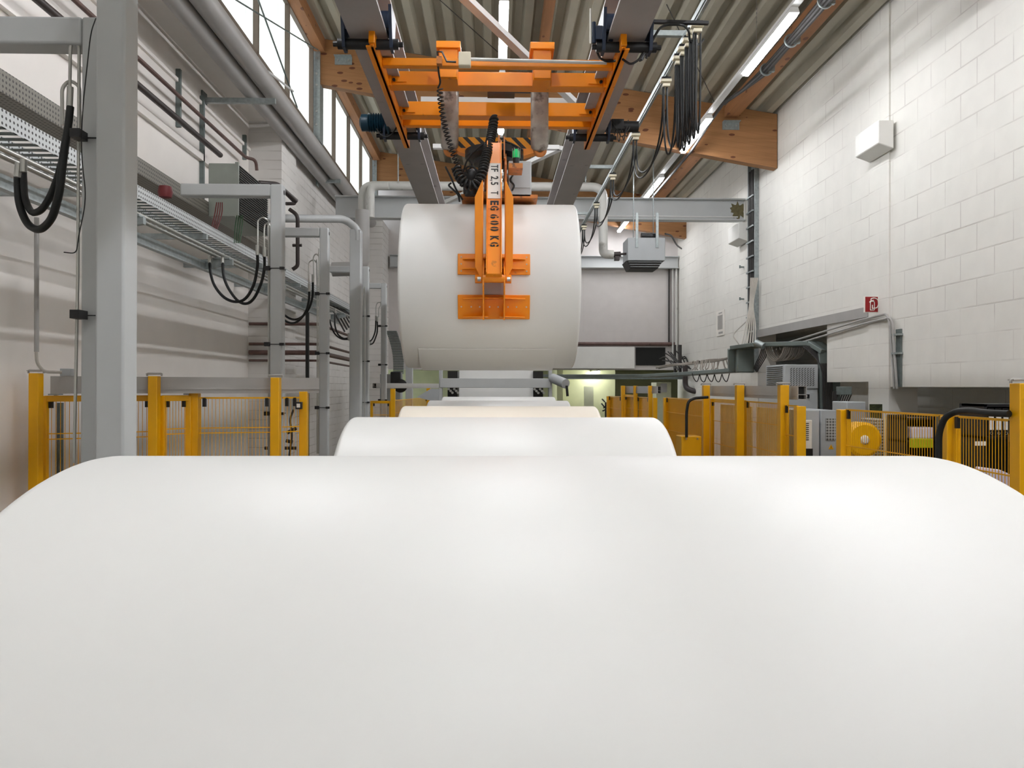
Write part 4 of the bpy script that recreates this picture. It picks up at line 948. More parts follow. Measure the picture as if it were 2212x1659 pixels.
# ================================================================ FENCES
def fence_post(x, y, z1, s=.08, label='', group='yellow posts of the right fence', cap=False):
    t = thing('fence_post', label, 'fence post', (x+s/2, y+s/2, FL), group)
    part('shaft', MB().box(x, x+s, y, y+s, FL, z1), M['yellow'], t, .004)
    part('foot_plate', MB().box(x-.03, x+s+.03, y-.03, y+s+.03, FL, FL+.01), M['yellow'], t)
    if cap: part('top_clip', MB().tube(elbows([(x-.02, y+s/2, z1+.0), (x-.02, y+s/2, z1+.02), (x+s+.02, y+s/2, z1+.02), (x+s+.02, y+s/2, z1)], .01), .008, 6).bar((x-.02, y+s/2, z1+.018), (x+s+.02, y+s/2, z1+.018), .05, .006), M['alu'], t)
    return t
def mesh_panel(a, b_, z1, label, z0=FL+.12, step=.03, group='yellow mesh panels of the right fence', framed=False, hw=(.22, .34, .8), clips=True, sheet=False):
    a = Vector((a[0], a[1], 0)); b_ = Vector((b_[0], b_[1], 0)); L = (b_-a).length; d = (b_-a).normalized()
    t = thing('mesh_panel', label, 'fence panel', ((a.x+b_.x)/2, (a.y+b_.y)/2, z0), group)
    m = MB(); k = int(L/step)
    for i in range(k+1):
        p = a+d*(L*(i+.5)/(k+1)); m.bar((p.x, p.y, z0), (p.x, p.y, z1), .0032, .0032)
    for z in [z1-h for h in hw if z1-h > z0]: m.bar((a.x, a.y, z), (b_.x, b_.y, z), .006, .008)
    m.bar((a.x, a.y, z1), (b_.x, b_.y, z1), .01, .014); m.bar((a.x, a.y, z0), (b_.x, b_.y, z0), .01, .014)
    part('wire_mesh', m, M['yellow'], t)
    if framed:
        f = MB(); f.bar((a.x, a.y, z1), (b_.x, b_.y, z1), .04, .045); f.bar((a.x, a.y, z0), (b_.x, b_.y, z0), .04, .045)
        for p in (a, b_): f.bar((p.x, p.y, z0), (p.x, p.y, z1+.02), .045, .04)
        part('frame', f, M['yellow'], t, .003)
    if sheet: part('panel_sheet', MB().bar((a.x+.03, a.y, (z0+z1)/2), (b_.x+.03, b_.y, (z0+z1)/2), .006, z1-z0-.03), M['sheet'], t, label='solid yellow sheet backing the mesh')
    if clips:
        c_ = MB()
        for p in (a+d*.04, b_-d*.04): c_.box(p.x-.012, p.x+.012, p.y-.014, p.y+.014, z1-.07, z1-.0)
        parts('black_clip', c_, M['black'], t)
    return t
# right line at x = 2.65
st_ = -.18
def fx_(px, Y): return at(px, 850, Y+.085).x
posts = [(2180, 4.05, .02, 'tall yellow post at the right edge of the picture'), (2029, 4.75, st_, 'short yellow post beside the black hose arch'), (1806, 6.1, st_, 'short yellow post left of the near mesh panel'),
         (1714, 7.15, st_, 'short yellow post at the near end of the sliding gate'), (1679, 7.5, .015, 'tall yellow post at the near end of the aluminium gate rail'), (1587, 8.9, .015, 'middle tall yellow post under the gate rail'), (1516, 10.2, .015, 'tall yellow post at the far end of the gate rail'), (1432, 12.4, st_, 'short yellow post beyond the sliding gate')]
PX = []
for px, y, z, lab in posts: fence_post(fx_(px, y), y, z, .085, lab, cap=z > 0); PX.append((fx_(px, y)+.042, y))
def between(i, j, z, lab, dx=0, **kw):
    (xa, ya), (xb, yb) = PX[i], PX[j]; mesh_panel((xa+dx, ya+.087), (xb+dx, yb-.002), z, lab, **kw)
between(0, 1, st_, 'nearest right mesh panel, in front of ring binders and drum', hw=(.3, .7))
between(1, 2, st_, 'right mesh panel in front of the yellow round guard', hw=(.28, .7))
between(3, 4, st_, 'narrow mesh panel between short and tall posts at the gate end', hw=(.28, .6))
between(4, 5, st_+.01, 'near mesh panel of the right sliding gate', .07, hw=(.22, .5), step=.028)
between(5, 6, st_, 'far mesh panel of the right sliding gate', .07, hw=(.26, .55), framed=True, step=.028)
between(6, 7, st_, 'mesh panel beyond the right sliding gate', hw=(.22, .5), step=.028, sheet=True)
solo('tan_board', MB().bar((PX[5][0]+.16, PX[5][1]+.1, (FL+st_-.05)/2), (PX[6][0]+.16, PX[6][1]-.1, (FL+st_-.05)/2), .02, st_-.05-FL), M['tan'], 'tan board fixed behind the far panel of the sliding gate', 'board')
solo('tan_board', MB().bar((PX[4][0]+.16, PX[4][1]+.4, (FL+st_-.05)/2), (PX[5][0]+.16, PX[5][1]-.1, (FL+st_-.05)/2), .02, st_-.05-FL), M['tan'], 'tan board fixed behind the near panel of the sliding gate', 'board')
a = at(1470, 942, 9.8); c = at(1520, 942, 9.8)
sb = thing('yellow_drive_box', 'yellow drive housing at the foot of the sliding gate', 'box', (2.45, 10, FL))
part('housing', MB().box(a.x, c.x-.04, 9.75, 10.05, FL, a.z), M['yellow'], sb, .01)
parts('screw', MB().cyl((a.x+.06, 9.74, a.z-.03), (a.x+.06, 9.75, a.z-.03), .012, 8).cyl((a.x+.2, 9.74, a.z-.03), (a.x+.2, 9.75, a.z-.03), .012, 8), M['steel'], sb)
def rail(p, q, h, wd, label, group='aluminium gate rails'):
    t = thing('gate_rail', label, 'rail', ((p[0]+q[0])/2, (p[1]+q[1])/2, p[2]-h/2), group)
    P_ = Vector(p); Q = Vector(q); d = (Q-P_).normalized(); sd = d.cross(Vector((0, 0, 1)))
    b = MB(); b.bar(P_-sd*wd/2, Q-sd*wd/2, .006, h); b.bar(P_+sd*wd/2, Q+sd*wd/2, .006, h)
    for z in (h/2, -h*.12, -h/2+.004): b.bar(P_+Vector((0, 0, z)), Q+Vector((0, 0, z)), wd, .006)
    b.bar(P_-sd*(wd/2+.006)+Vector((0, 0, -h*.22)), Q-sd*(wd/2+.006)+Vector((0, 0, -h*.22)), .008, .01); b.bar(P_+sd*(wd/2+.006)+Vector((0, 0, -h*.22)), Q+sd*(wd/2+.006)+Vector((0, 0, -h*.22)), .008, .01)
    part('extrusion', b, M['alu'], t)
    part('dark_core', MB().bar(P_+d*.05, Q-d*.05, wd-.014, h-.02), M['fin'], t)
    return t
rail((PX[4][0]+.13, 7.4, -.06), (PX[6][0]+.13, 10.6, -.06), .13, .08, 'aluminium sliding gate rail behind the right tall posts')
# hose arch by the right fence
pts = [at(2028, 1050, 4.66), at(2028, 935, 4.66), at(2040, 902, 4.62), at(2064, 889, 4.55), at(2095, 886, 4.4), at(2130, 892, 4.25), at(2180, 894, 4.1)]
solo('fence_hose', MB().tube(elbows(pts, .15, 6), .019, 10), M['rubber'], 'thick black hose arching over the near right fence post', 'hose')
pts = [at(1483, 945, 9.7), at(1483, 890, 9.7), at(1487, 867, 9.7), at(1500, 860, 9.7), at(1530, 858, 9.6)]
solo('gate_hose', MB().tube(elbows(pts, .2, 6), .018, 8), M['rubber'], 'black hose rising from the yellow drive housing', 'hose')
# far right fence group
for px, z, lab in ((1311, 0, 'leftmost low yellow post of the far gate'), (1342, 1, 'left tall yellow post of the far gate'), (1369, 1, 'middle tall yellow post of the far gate'), (1401, 1, 'right tall yellow post of the far gate'), (1411, 0, 'rightmost low yellow post of the far gate')):
    Y = {1311: 14.9, 1342: 14.2, 1369: 13.8, 1401: 13.2, 1411: 12.95}[px]; p = at(px, 900, Y); fence_post(p.x, Y, .01 if z else -.19, .07, lab, 'yellow posts of the far gate')
p = at(1315, 900, 14.95); q = at(1342, 900, 14.25); mesh_panel((p.x, 14.95), (q.x, 14.25), -.19, 'far gate mesh panel on the left', group='mesh panels of the far gate', sheet=True)
p = at(1350, 900, 14.2); q = at(1371, 900, 13.85); mesh_panel((p.x, 14.2), (q.x, 13.85), -.17, 'far gate mesh panel in the middle', group='mesh panels of the far gate', framed=True, sheet=True)
p = at(1377, 900, 13.8); q = at(1402, 900, 13.25); mesh_panel((p.x, 13.8), (q.x, 13.25), -.19, 'far gate mesh panel on the right', group='mesh panels of the far gate', sheet=True)
p = at(1342, 840, 14.25); q = at(1412, 840, 13.0); rail((p.x+.1, p.y, -.06), (q.x+.1, q.y, -.06), .12, .06, 'short aluminium rail on the far yellow gate')
# left fence
LP = [(61, 5.7, .085, 'yellow post by the left wall at the picture edge'), (319, 6.05, .07, 'tall yellow post right of the big grey column'), (584, 6.4, .065, 'tall yellow post in front of the second grey hose frame')]
lp = []
for px, Y, z, lab in LP:
    p = at(px, 850, Y); fence_post(p.x, Y, z, .07, lab, 'tall yellow posts of the left fence', True); lp.append(p)
p4 = at(408, 850, 6.3); fence_post(p4.x, 6.3, -.02, .07, 'short yellow post halfway along the left mesh fence', 'short yellow posts of the left fence')
p5 = at(646, 850, 6.6); fence_post(p5.x, 6.6, -.05, .065, 'short yellow post with black switch at the right end of the left fence', 'short yellow posts of the left fence')
g0 = at(100, 870, 5.9); g1 = at(318, 870, 6.1)
mesh_panel((g0.x, 5.88), (g1.x, 6.2), -.1, 'framed yellow sliding gate leaf behind the big grey column', group='yellow mesh panels of the left fence', framed=True, hw=(.26, .3, .62))
mesh_panel((lp[1].x+.07, 6.15), (p4.x, 6.3), -.1, 'yellow mesh panel left of the short post on the left fence', group='yellow mesh panels of the left fence', framed=True, hw=(.24, .28, .7), step=.024)
mesh_panel((p4.x+.07, 6.33), (lp[2].x, 6.45), -.1, 'yellow mesh panel between the short post and the right tall post', group='yellow mesh panels of the left fence', hw=(.24, .28, .7), step=.028)
mesh_panel((lp[2].x+.07, 6.5), (p5.x, 6.6), -.1, 'narrow yellow mesh panel at the right end of the left fence', group='yellow mesh panels of the left fence', hw=(.24, .28, .7), step=.03)
rail((lp[0].x+.08, 5.84, .0), (at(688, 830, 6.75).x, 6.72, .0), .125, .09, 'long aluminium gate rail across the left fence')
q = at(646, 876, 6.56); t = thing('gate_switch', 'small black and white switch on the short yellow post', 'switch', (q.x, 6.55, q.z-.03))
part('body', MB().box(q.x-.026, q.x+.026, 6.54, 6.58, q.z-.03, q.z+.03), M['black'], t, .004); part('face', MB().box(q.x-.014, q.x+.014, 6.535, 6.54, q.z-.016, q.z+.016), M['signw'], t)
for px, Y in ((120, 6.0), (410, 6.4)):
    q = at(px, 853, Y); b = MB().box(q.x-.04, q.x+.04, Y-.03, Y+.03, -.075, -.065).cyl((q.x, Y, -.1), (q.x, Y, -.07), .012, 8)
    solo('gate_roller', b, M['galv'], 'steel roller under the gate rail, '+('left one near the wall' if px < 200 else 'right one above the short post'), 'roller', 'rollers of the left gate')
solo('fence_wall_box', MB().box(at(134, 800, 5.75).x, at(158, 800, 5.75).x, 5.72, 5.8, .065, at(0, 796, 5.75).z), M['boxgrey'], 'small light grey box on top of the left gate rail', 'box', bevel=.004)
b = MB(); xx = at(79, 700, 5.6).x
b = MB().tube([at(79, y, 5.66) for y in (470, 600, 760)], .016, 8); solo('wall_conduit', b, M['pipe'], 'grey vertical conduit on the left wall above the first yellow post', 'conduit')
solo('conduit_lead', MB().tube(elbows([at(78, 755, 5.66), at(80, 785, 5.66), at(95, 803, 5.68), at(134, 804, 5.72)], .12, 6), .011, 7), M['cable'], 'grey cable bending from the left wall conduit to the small box', 'cable')
for px, lab in ((113, 'left'), (131, 'right')):
    b = MB().cyl(at(px, 870, 6.3), at(px-1, 1030, 6.3)+Vector((0, 0, -.6)), .022, 10); solo('floor_pipe', b, M['galvd'], '%s one of two upright grey pipes behind the gate leaf' % lab, 'pipe', 'upright pipes behind the left gate leaf')

# ================================================================ LEFT HOSE FRAMES
def L_frame(xr, Y, top, s, arm_len, label, band=True):
    t = thing('hose_frame', label, 'steel frame', (xr-s/2, Y+s/2, FL), 'grey hose frames along the left wall')
    part('post', MB().box(xr-s, xr, Y, Y+s, FL, top), M['grey'], t, .012)
    part('cross_arm', MB().box(xr-s-arm_len, xr-s, Y, Y+s, top-s, top), M['grey'], t, .012)
    part('foot_plate', MB().box(xr-s-.06, xr+.06, Y-.06, Y+s+.06, FL, FL+.015), M['grey'], t)
    if band:
        for z in (.0, .62, 1.3):
            z += -.25
            if z < top-.2:
                part('clamp_band', MB().box(xr-s-.004, xr+.004, Y-.004, Y+s+.004, z-.004, z+.004).box(xr-.02, xr+.02, Y-.02, Y+.01, z-.012, z+.012).box(xr-s-.045, xr-s-.0, Y-.02, Y+.02, z-.018, z+.018), M['black'], t)
    part('end_hole', MB().cyl((xr-.0, Y+s/2, top-s*.6), (xr+.003, Y+s/2, top-s*.6), s*.2, 12), M['fin'], t)
    return t
s_ = 1.9
fr = [(449, 'second grey hose frame, in front of the wall heater', .11, .8), (351, 'third grey hose frame from the viewer', .1, .6), (264, 'fifth grey hose frame, thin and far', .095, .5), (226, 'sixth grey hose frame, the farthest one with an arm', .095, .5)]
for off, lab, s, al in fr:
    Y = s_*F/(off+7)
    L_frame(-s_, Y, s_*.95, s, al, lab)
L_frame(at(235, 500, 3.42).x, 3.42, at(200, 35, 3.42).z, .12, 1.2, 'nearest grey hose frame with its arm leaving the picture at left', False)
# round-armed frame and the plain columns
Y4 = s_*F/288.; t = thing('pipe_gantry', 'grey column with a round pipe arm bending over to the left wall', 'steel frame', (-1.95, Y4, FL))
tz = at(770, 495, Y4).z
part('post', MB().box(-s_-.16, -s_, Y4, Y4+.16, FL, tz), M['grey'], t, .012)
part('pipe_arm', MB().tube(elbows([at(529, 471, 10.2), at(745, 473, Y4+.05), at(772, 495, Y4+.05), at(772, 520, Y4+.05)], .15), .055, 14), M['grey'], t)
p = at(876, 800, 17.2); q = at(891, 800, 17.2)
solo('far_column', MB().box(p.x, q.x, 17.2, 17.35, FL, 1.8), M['grey'], 'plain far grey column left of the machine behind the hanging roll', 'column', bevel=.01)
xc = at(205, 500, 3.2).x; t = thing('big_column', 'big light grey square column at the left, nearest the viewer', 'column', (xc+.06, 3.26, FL))
x1c = at(268, 500, 3.2).x
part('post', MB().box(xc, x1c, 3.2, 3.2+.125, FL, 2.6), M['grey'], t, .01); part('foot_plate', MB().box(xc-.06, x1c+.06, 3.14, 3.4, FL, FL+.015), M['grey'], t)
b = MB().tube(elbows([at(207, 40, 3.19), at(196, 70, 3.3), at(178, 240, 3.35), at(175, 330, 3.35), at(187, 430, 3.35), at(170, 510, 3.35), at(165, 548, 3.35), at(138, 545, 3.35)], .15, 6), .0025, 5)
solo('thin_wire', b, M['black'], 'thin black wire dangling beside the big grey column', 'wire')
for py in (289, 679):
    q = at(166, py, 3.35); solo('column_clamp', MB().box(q.x-.02, q.x+.02, 3.33, 3.4, q.z-.018, q.z+.018).box(q.x, at(205, py, 3.35).x, 3.4, 3.41, q.z-.002, q.z+.002), M['black'], ('upper' if py < 400 else 'lower')+' black clamp left of the big grey column', 'clamp', 'clamps of the near hose frame')
# hydraulic lines for the frames (nearest built to its own measure)
t = thing('hydraulic_lines', 'chrome pipes and two drooping black hoses beside the big grey column', 'hoses', at(150, 400, 3.45), 'hydraulic lines on the hose frames')
b = MB(); b.tube(elbows([at(151, 190, 3.44), at(152, 100, 3.44), at(161, 89, 3.44), at(171, 100, 3.44), at(168, 600, 3.44), at(160, 1000, 3.44)], .02, 6), .007, 8)
b.tube(elbows([at(135, 270, 3.5), at(134, 190, 3.5), at(150, 173, 3.5), at(172, 185, 3.5), at(172, 300, 3.5)], .03, 6), .008, 8); parts('chrome_pipe', b, M['steel'], t)
f = MB()
for p_, q_ in (((152, 188), (150, 232)), ((40, 352), (37, 382)), ((51, 345), (51, 372))): f.cyl(at(*p_, 3.44), at(*q_, 3.44), .014, 8)
parts('fitting', f, M['steel'], t)
h = MB()
h.tube(elbows([at(152, 230, 3.44), at(148, 270, 3.44), at(133, 360, 3.44), at(112, 420, 3.5), at(90, 455, 3.55), at(68, 462, 3.6), at(53, 430, 3.6), at(50, 372, 3.6)], .15, 6), .0155, 10)
h.tube(elbows([at(143, 300, 3.46), at(138, 330, 3.44), at(128, 420, 3.44), at(112, 475, 3.5), at(85, 500, 3.55), at(58, 485, 3.6), at(40, 440, 3.6), at(38, 380, 3.6)], .15, 6), .017, 10)
parts('rubber_hose', h, M['rubber'], t)
def lines(label, Y, pipes, hs_, rp=.0075, rh=.0135):
    t = thing('hydraulic_lines', label, 'hoses', at(pipes[0][0][0], pipes[0][0][1], Y), 'hydraulic lines on the hose frames')
    b = MB()
    for k, p_ in enumerate(pipes): b.tube(spl([at(x, y, Y+.03*k) for x, y in p_], 4), rp, 8)
    parts('chrome_pipe', b, M['steel'], t)
    f = MB(); h = MB()
    for k, q_ in enumerate(hs_):
        n_ = len(q_); P_ = [at(x, y, Y+.03*k+.35*i_/(n_-1)) for i_, (x, y) in enumerate(q_)]
        h.tube(spl(P_, 5), rh, 8); up = Vector((0, 0, .07)); f.cyl(P_[0]-up*.3, P_[0]+up, rh*1.25, 8); f.cyl(P_[-1]-up*.3, P_[-1]+up, rh*1.25, 8)
    parts('fitting', f, M['steel'], t); parts('rubber_hose', h, M['rubber'], t)
lines('chrome pipes and drooping black hoses on the second frame', 7.15,
      [[(557, 535), (557, 490), (558, 477), (568, 470), (579, 477), (580, 490), (580, 600), (580, 985)], [(571, 540), (571, 495), (575, 484), (583, 492), (583, 560), (583, 985)]],
      [[(556, 546), (556, 575), (548, 615), (531, 644), (510, 652), (485, 643), (464, 618), (455, 590), (453, 566)], [(571, 550), (571, 580), (563, 615), (548, 645), (531, 656), (512, 648), (493, 622), (483, 595), (481, 566)]])
lines('chrome pipes and black hoses on the third frame', 9.15,
      [[(678, 600), (677, 565), (678, 554), (683, 549), (688, 554), (689, 570), (688, 980)], [(667, 620), (667, 575), (669, 566), (676, 562), (682, 567), (685, 600), (685, 980)]],
      [[(668, 626), (667, 650), (660, 674), (646, 692), (632, 698), (618, 694), (606, 684), (600, 670)], [(676, 606), (675, 640), (668, 665), (655, 682), (640, 690), (626, 688), (612, 678), (606, 668)]])
lines('black hoses between the third frame and the column with the round arm', 11.5,
      [[(783, 660), (783, 640), (785, 632), (788, 640), (788, 900)]],
      [[(753, 730), (742, 731), (730, 722), (724, 705), (723, 690), (724, 676)], [(755, 733), (738, 732), (724, 722), (716, 706), (712, 690)]], .007, .012)
lines('small black hoses on the sixth frame', 14.2,
      [[(812, 680), (812, 664), (815, 655), (820, 653), (826, 657), (827, 672), (827, 880)], [(818, 685), (818, 668), (821, 662), (824, 668), (824, 880)]],
      [[(815, 692), (815, 715), (811, 730), (806, 741), (800, 744)], [(812, 690), (811, 712), (808, 724), (803, 734), (797, 738)]], .008, .013)
# ================================================================ LEFT TRAYS, RAILS, PIPES, HEATER
tx = -2.6
tr1 = thing('cable_tray', 'pale perforated cable tray running along the left wall behind the hose frames', 'cable tray', (tx, 8, 1.4))
part('side_panel', MB().box(tx-.003, tx, 2, 16.5, 1.36, 1.46), M['perf'], tr1)
part('far_side', MB().box(tx-.3, tx-.297, 2, 16.5, 1.36, 1.46), M['perf'], tr1)
b = MB(); y = 2.0
while y < 16.5: b.box(tx-.3, tx, y, y+.045, 1.36, 1.364); y += .1
part('rung_deck', b, M['galvd'], tr1)
tr2 = thing('cable_tray', 'dark perforated cable tray above and behind the pale one on the left wall', 'cable tray', (-3.1, 8, 1.7))
part('side_panel', MB().box(-3.0, -2.996, 2, 10.9, 1.78, 1.92), M['perfd'], tr2); part('deck', MB().box(-3.25, -3.0, 2, 10.9, 1.78, 1.784), M['perfd'], tr2)
# long rail below with brackets and twin chrome pipes
lr = thing('pipe_support_rail', 'galvanised strut rail with stepped brackets under the pale cable tray', 'rail', (-2.9, 8, 1.0))
part('strut', MB().box(-2.8, -2.75, 2, 14, 1.1, 1.18), M['galv'], lr)
y = 3.75
while y < 14:
    part('bracket', MB().prism([(-2.8, 1.2), (-2.5, 1.2), (-2.5, 1.15), (-2.8, 1.1)], 'Y', y, y+.045).box(-2.68, -2.52, y-.02, y+.07, 1.2, 1.215), M['galv'], lr); y += 1.9
for i in range(2):
    solo('hydraulic_pipe', MB().cyl((-2.65+.08*i, 2, 1.232), (-2.65+.08*i, 15, 1.232), .016, 10), M['steel'], ('outer' if i == 0 else 'inner, aisle side')+' thin steel hydraulic pipe on the strut brackets', 'pipe', 'twin steel pipes along the left wall')
for i, y in enumerate((3.9, 5.5, 7.1, 8.8, 10.5, 12.3, 14.1)):
    nm = ['nearest', 'second', 'third', 'fourth', 'fifth', 'sixth', 'farthest'][i]
    solo('tray_bracket', MB().box(XL if y < 11 else -3.0, tx+.02, y, y+.04, 1.31, 1.358), M['galv'], '%s galvanised wall arm under the pale cable tray' % nm, 'bracket', 'wall arms under the cable tray')
b = MB(); b.tube(elbows([(XL+.12, 3, 3.05), (XL+.12, 10.6, 3.05), (XL+.22, 10.7, 3.05), (XL+.22, 10.75, 2.92)], .08), .022, 10)
solo('brown_pipe', b, M['brownpipe'], 'thin brown pipe high on the left wall ending above the wall heater', 'pipe')
solo('brown_pipe', MB().cyl((XL+.16, 3, 2.78), (XL+.16, 9.5, 2.76), .032, 12), M['darkpipe'], 'thicker dark brown pipe running into the wall heater', 'pipe')
for i, (px, py0, py1) in enumerate(((387, 150, 275), (438, 208, 430), (529, 292, 345), (607, 335, 410))):
    a = atx(px, py0, XL+.03); c = atx(px, py1, XL+.03); w_ = .02
    solo('strut_channel', MB().box(XL, XL+.05, a.y-.02, a.y+.02, c.z, a.z), M['galvd'], 'upright slotted strut on the left wall, '+('shortest distance to the big column', 'left of the wall heater', 'above the wall heater', 'right of the wall heater')[i], 'strut', 'upright struts on the left wall')
# wall heater
hx0 = -3.2; Yh = 8.3; a = at(450, 352, Yh); c = at(512, 468, Yh)
hh = thing('wall_heater', 'grey wall heater with dark finned front hung high on the left wall', 'heater', ((a.x+c.x)/2, Yh+.4, c.z))
part('casing', MB().box(a.x, c.x, Yh, Yh+1.1, c.z, a.z), M['boxgreen'], hh, .01)
b = MB(); 
for i in range(22): z = c.z+.02+(a.z-c.z-.04)*i/21; b.box(c.x, c.x+.02, Yh+.04, Yh+1.06, z-.004, z+.004)
part('finned_front', b, mat('fin_edge', (84, 84, 80), .5, .2), hh)
part('coil_core', MB().box(c.x, c.x+.008, Yh+.03, Yh+1.07, c.z+.01, a.z-.01), M['fin'], hh)
part('edge_flange', MB().box(c.x-.02, c.x+.015, Yh-.008, Yh+.02, c.z-.01, a.z+.01), M['boxgreen'], hh)
b = MB(); b.tube(elbows([at(560, 395, 9.5), at(600, 398, 9.7), at(612, 410, 9.8), at(640, 435, 10)], .1), .03, 10); b.tube(elbows([at(618, 418, 10), at(640, 440, 10.1), at(618, 440, 10)], .05), .022, 8)
solo('heater_pipe', b, M['darkpipe'], 'dark pipe leaving the wall heater towards the hose frame', 'pipe')
b = MB(); b.tube(elbows([at(625, 452, 10.5), at(643, 465, 10.5), at(643, 575, 10.5), at(632, 582, 10.5)], .08), .026, 9)
b.cyl(at(632, 530, 10.5), at(652, 530, 10.5), .02, 8); solo('down_pipe', b, M['darkpipe'], 'dark vertical pipe on the brick wall behind the third frame', 'pipe')
solo('drain_pipe', MB().cyl(at(664, 675, 9.9), at(664, 1000, 9.9)+Vector((0, 0, -.5)), .024, 10), M['rubber'], 'black upright pipe between second and third hose frames', 'pipe')
for i, (px, py) in enumerate(((357, 418), (468, 472), (512, 500))):
    m_ = (M['redp'], M['redp'], M['green'])[i]
    if i == 0:
        q = at(357, 416, 6.6); solo('red_beacon', MB().lathe([(.01, q.z+.06), (.05, q.z+.05), (.06, q.z), (.05, q.z-.04), (.01, q.z-.05)], (q.x, q.y, 0), 'Z', 16), M['redp'], 'small dark red beacon behind the pale cable tray', 'beacon')
    else:
        b = MB()
        for k in range(4): b.tube(spl([at(px+k*4, py-35, 7.9), at(px-4+k*5, py-10, 7.9), at(px-18+k*4+i*6, py+25, 7.8)]), .005, 5)
        solo('tray_wires', b, m_, ('red' if i == 1 else 'green')+' wires drooping from the wall heater into the tray', 'wires')
# big twin pipes under the clerestory with brackets
for i, (x, z, r, lab) in enumerate(((-2.7, 3.57, .105, 'thick grey pipe beneath the clerestory windows, aisle side'), (-2.905, 3.5, .095, 'thick grey pipe beneath the clerestory windows, wall side'))):
    solo('overhead_pipe', MB().tube([(x, y, z) for y in (-3, 3, 8, 17.3-.2*i)], r, 20), M['pipe'], lab, 'pipe', 'thick twin pipes on the left')
for px, py, Y, lab in ((455, 203, 9.35, 'near grey bracket arm carrying the twin overhead pipes'), (650, 381, 13.3, 'far grey bracket arm carrying the twin overhead pipes')):
    z = at(px, py, Y).z-.01; x0 = XL if Y < 11 else -3.0
    t = thing('pipe_bracket', lab, 'bracket', (x0, Y, z-.08), 'bracket arms of the overhead pipes')
    part('arm', MB().box(x0, -2.6, Y, Y+.05, z-.09, z-.03), M['galv'], t); part('wall_plate', MB().box(x0, x0+.02, Y-.05, Y+.1, z-.14, z+.04), M['galvd'], t)
# drop and return of overhead pipes at their far end
solo('drop_pipe', MB().tube(elbows([at(783, 455, 12.6), at(783, 580, 12.6), at(718, 582, 12.6)], .2, 8), .115, 18), M['pipe'], 'thick grey pipe dropping and turning left behind the hose frames', 'pipe')
# bracing rods in front of the clerestory
for a, b_, lab, r in ((at(510, 0, 8.4), at(687, 108, 11.7), 'thin steel bracing rod falling to the right across the windows', .01), (at(558, 0, 8.6), at(642, 232, 11.2), 'thin steel bracing rod crossing the other one steeply', .01), (at(580, 155, 9.9), at(633, 197, 10.5), 'short white strip hanging in front of the window', .014)):
    dx = -2.6; a = a*(dx/a.x); b_ = b_*(dx/b_.x); solo('bracing_rod', MB().cyl(a, b_, r, 6), M['galvd'] if r < .012 else M['whitesteel'], lab, 'rod')
for a, b_, lab in ((at(950, 0, 9.4), at(1075, 112, 11), 'dark wire under the roof left of the centre lamps'), (at(1440, 10, 8.6), at(1550, 235, 11.5), 'thin roof wire right of the festoon cables')):
    solo('roof_wire', MB().cyl(a, b_, .006, 5), M['cabled'], lab, 'wire')
# wall pipes low on the left (ends of brown pipes at the pier)
for i, (z, r) in enumerate(((.86, .022), (.58, .02), (.46, .034), (.35, .016))):
    solo('pier_pipe', MB().cyl((-3.42, 11.05, z), (-2.55, 11.05, z), r, 10).tube(elbows([(-2.55, 11.05, z), (-2.45, 11.05, z), (-2.45, 13.5, z-.02)], .08), r, 10), M['brownpipe'], ('top', 'second', 'third and thickest', 'lowest')[i]+' brown pipe crossing the brick pier behind the second frame', 'pipe', 'brown pipes on the brick pier')
b = MB()
for k in range(9): b.tube(elbows([(-2.96, 13+.2*k, 1.5), (-2.7+.02*k, 13.1+.2*k, 1.3), (-2.5, 13.2+.2*k, .9+.05*k)], .2), .014, 6)
solo('branch_cables', b, M['cabled'], 'dark cables dropping out of the tray behind the far frames', 'cables')
b = MB()
for k in range(6): b.box(-3.0, -2.97, 14+.5*k, 14.03+.5*k, FL+.3, 2.2)
solo('valve_rack', MB().tube(elbows([at(634, 885, 8.6), at(626, 905, 8.6), at(631, 940, 8.6), at(625, 985, 8.6), at(625, 1110, 8.6)+Vector((0, 0, -.1))], .05), .012, 7).cyl(at(620, 935, 8.6), at(640, 925, 8.6), .02, 8).cyl(at(572, 968, 8.6), at(640, 968, 8.6), .018, 8).cyl(at(618, 952, 8.6), at(632, 955, 8.6), .02, 8), M['darkpipe'], 'rusty valve pipework behind the right end of the left fence', 'pipe')
# energy chain and small equipment beyond
p0 = at(855, 715, 15.5); b = MB()
for k in range(26):
    t_ = k/25; q = at(846+14*t_+6*math.sin(t_*3), 715+90*t_, 15.5); b.bar(q, q+Vector((0, 0, -.022)), .2, .12)
solo('energy_chain', b, M['galvd'], 'dark segmented energy chain hanging left of the suspended roll', 'cable chain')
a = at(858, 820, 15.2); t = thing('drive_unit', 'black drive unit on the far left fence rail', 'motor', (a.x, 15.2, a.z-.2))
part('gearbox', MB().box(a.x-.12, a.x+.08, 15.1, 15.4, a.z-.1, a.z+.15), M['black'], t, .02); part('reel', MB().lathe([(.05, 0), (.13, .01), (.13, .07), (.05, .08)], (a.x+.08, 15.02, a.z-.12), 'Y', 24), M['fin'], t)
a = at(818, 820, 15); solo('far_equipment_box', MB().box(a.x-.05, a.x+.35, 15.5, 15.9, FL, at(0, 806, 15.5).z), M['boxgrey'], 'grey equipment box behind the far left fence', 'box', bevel=.01)
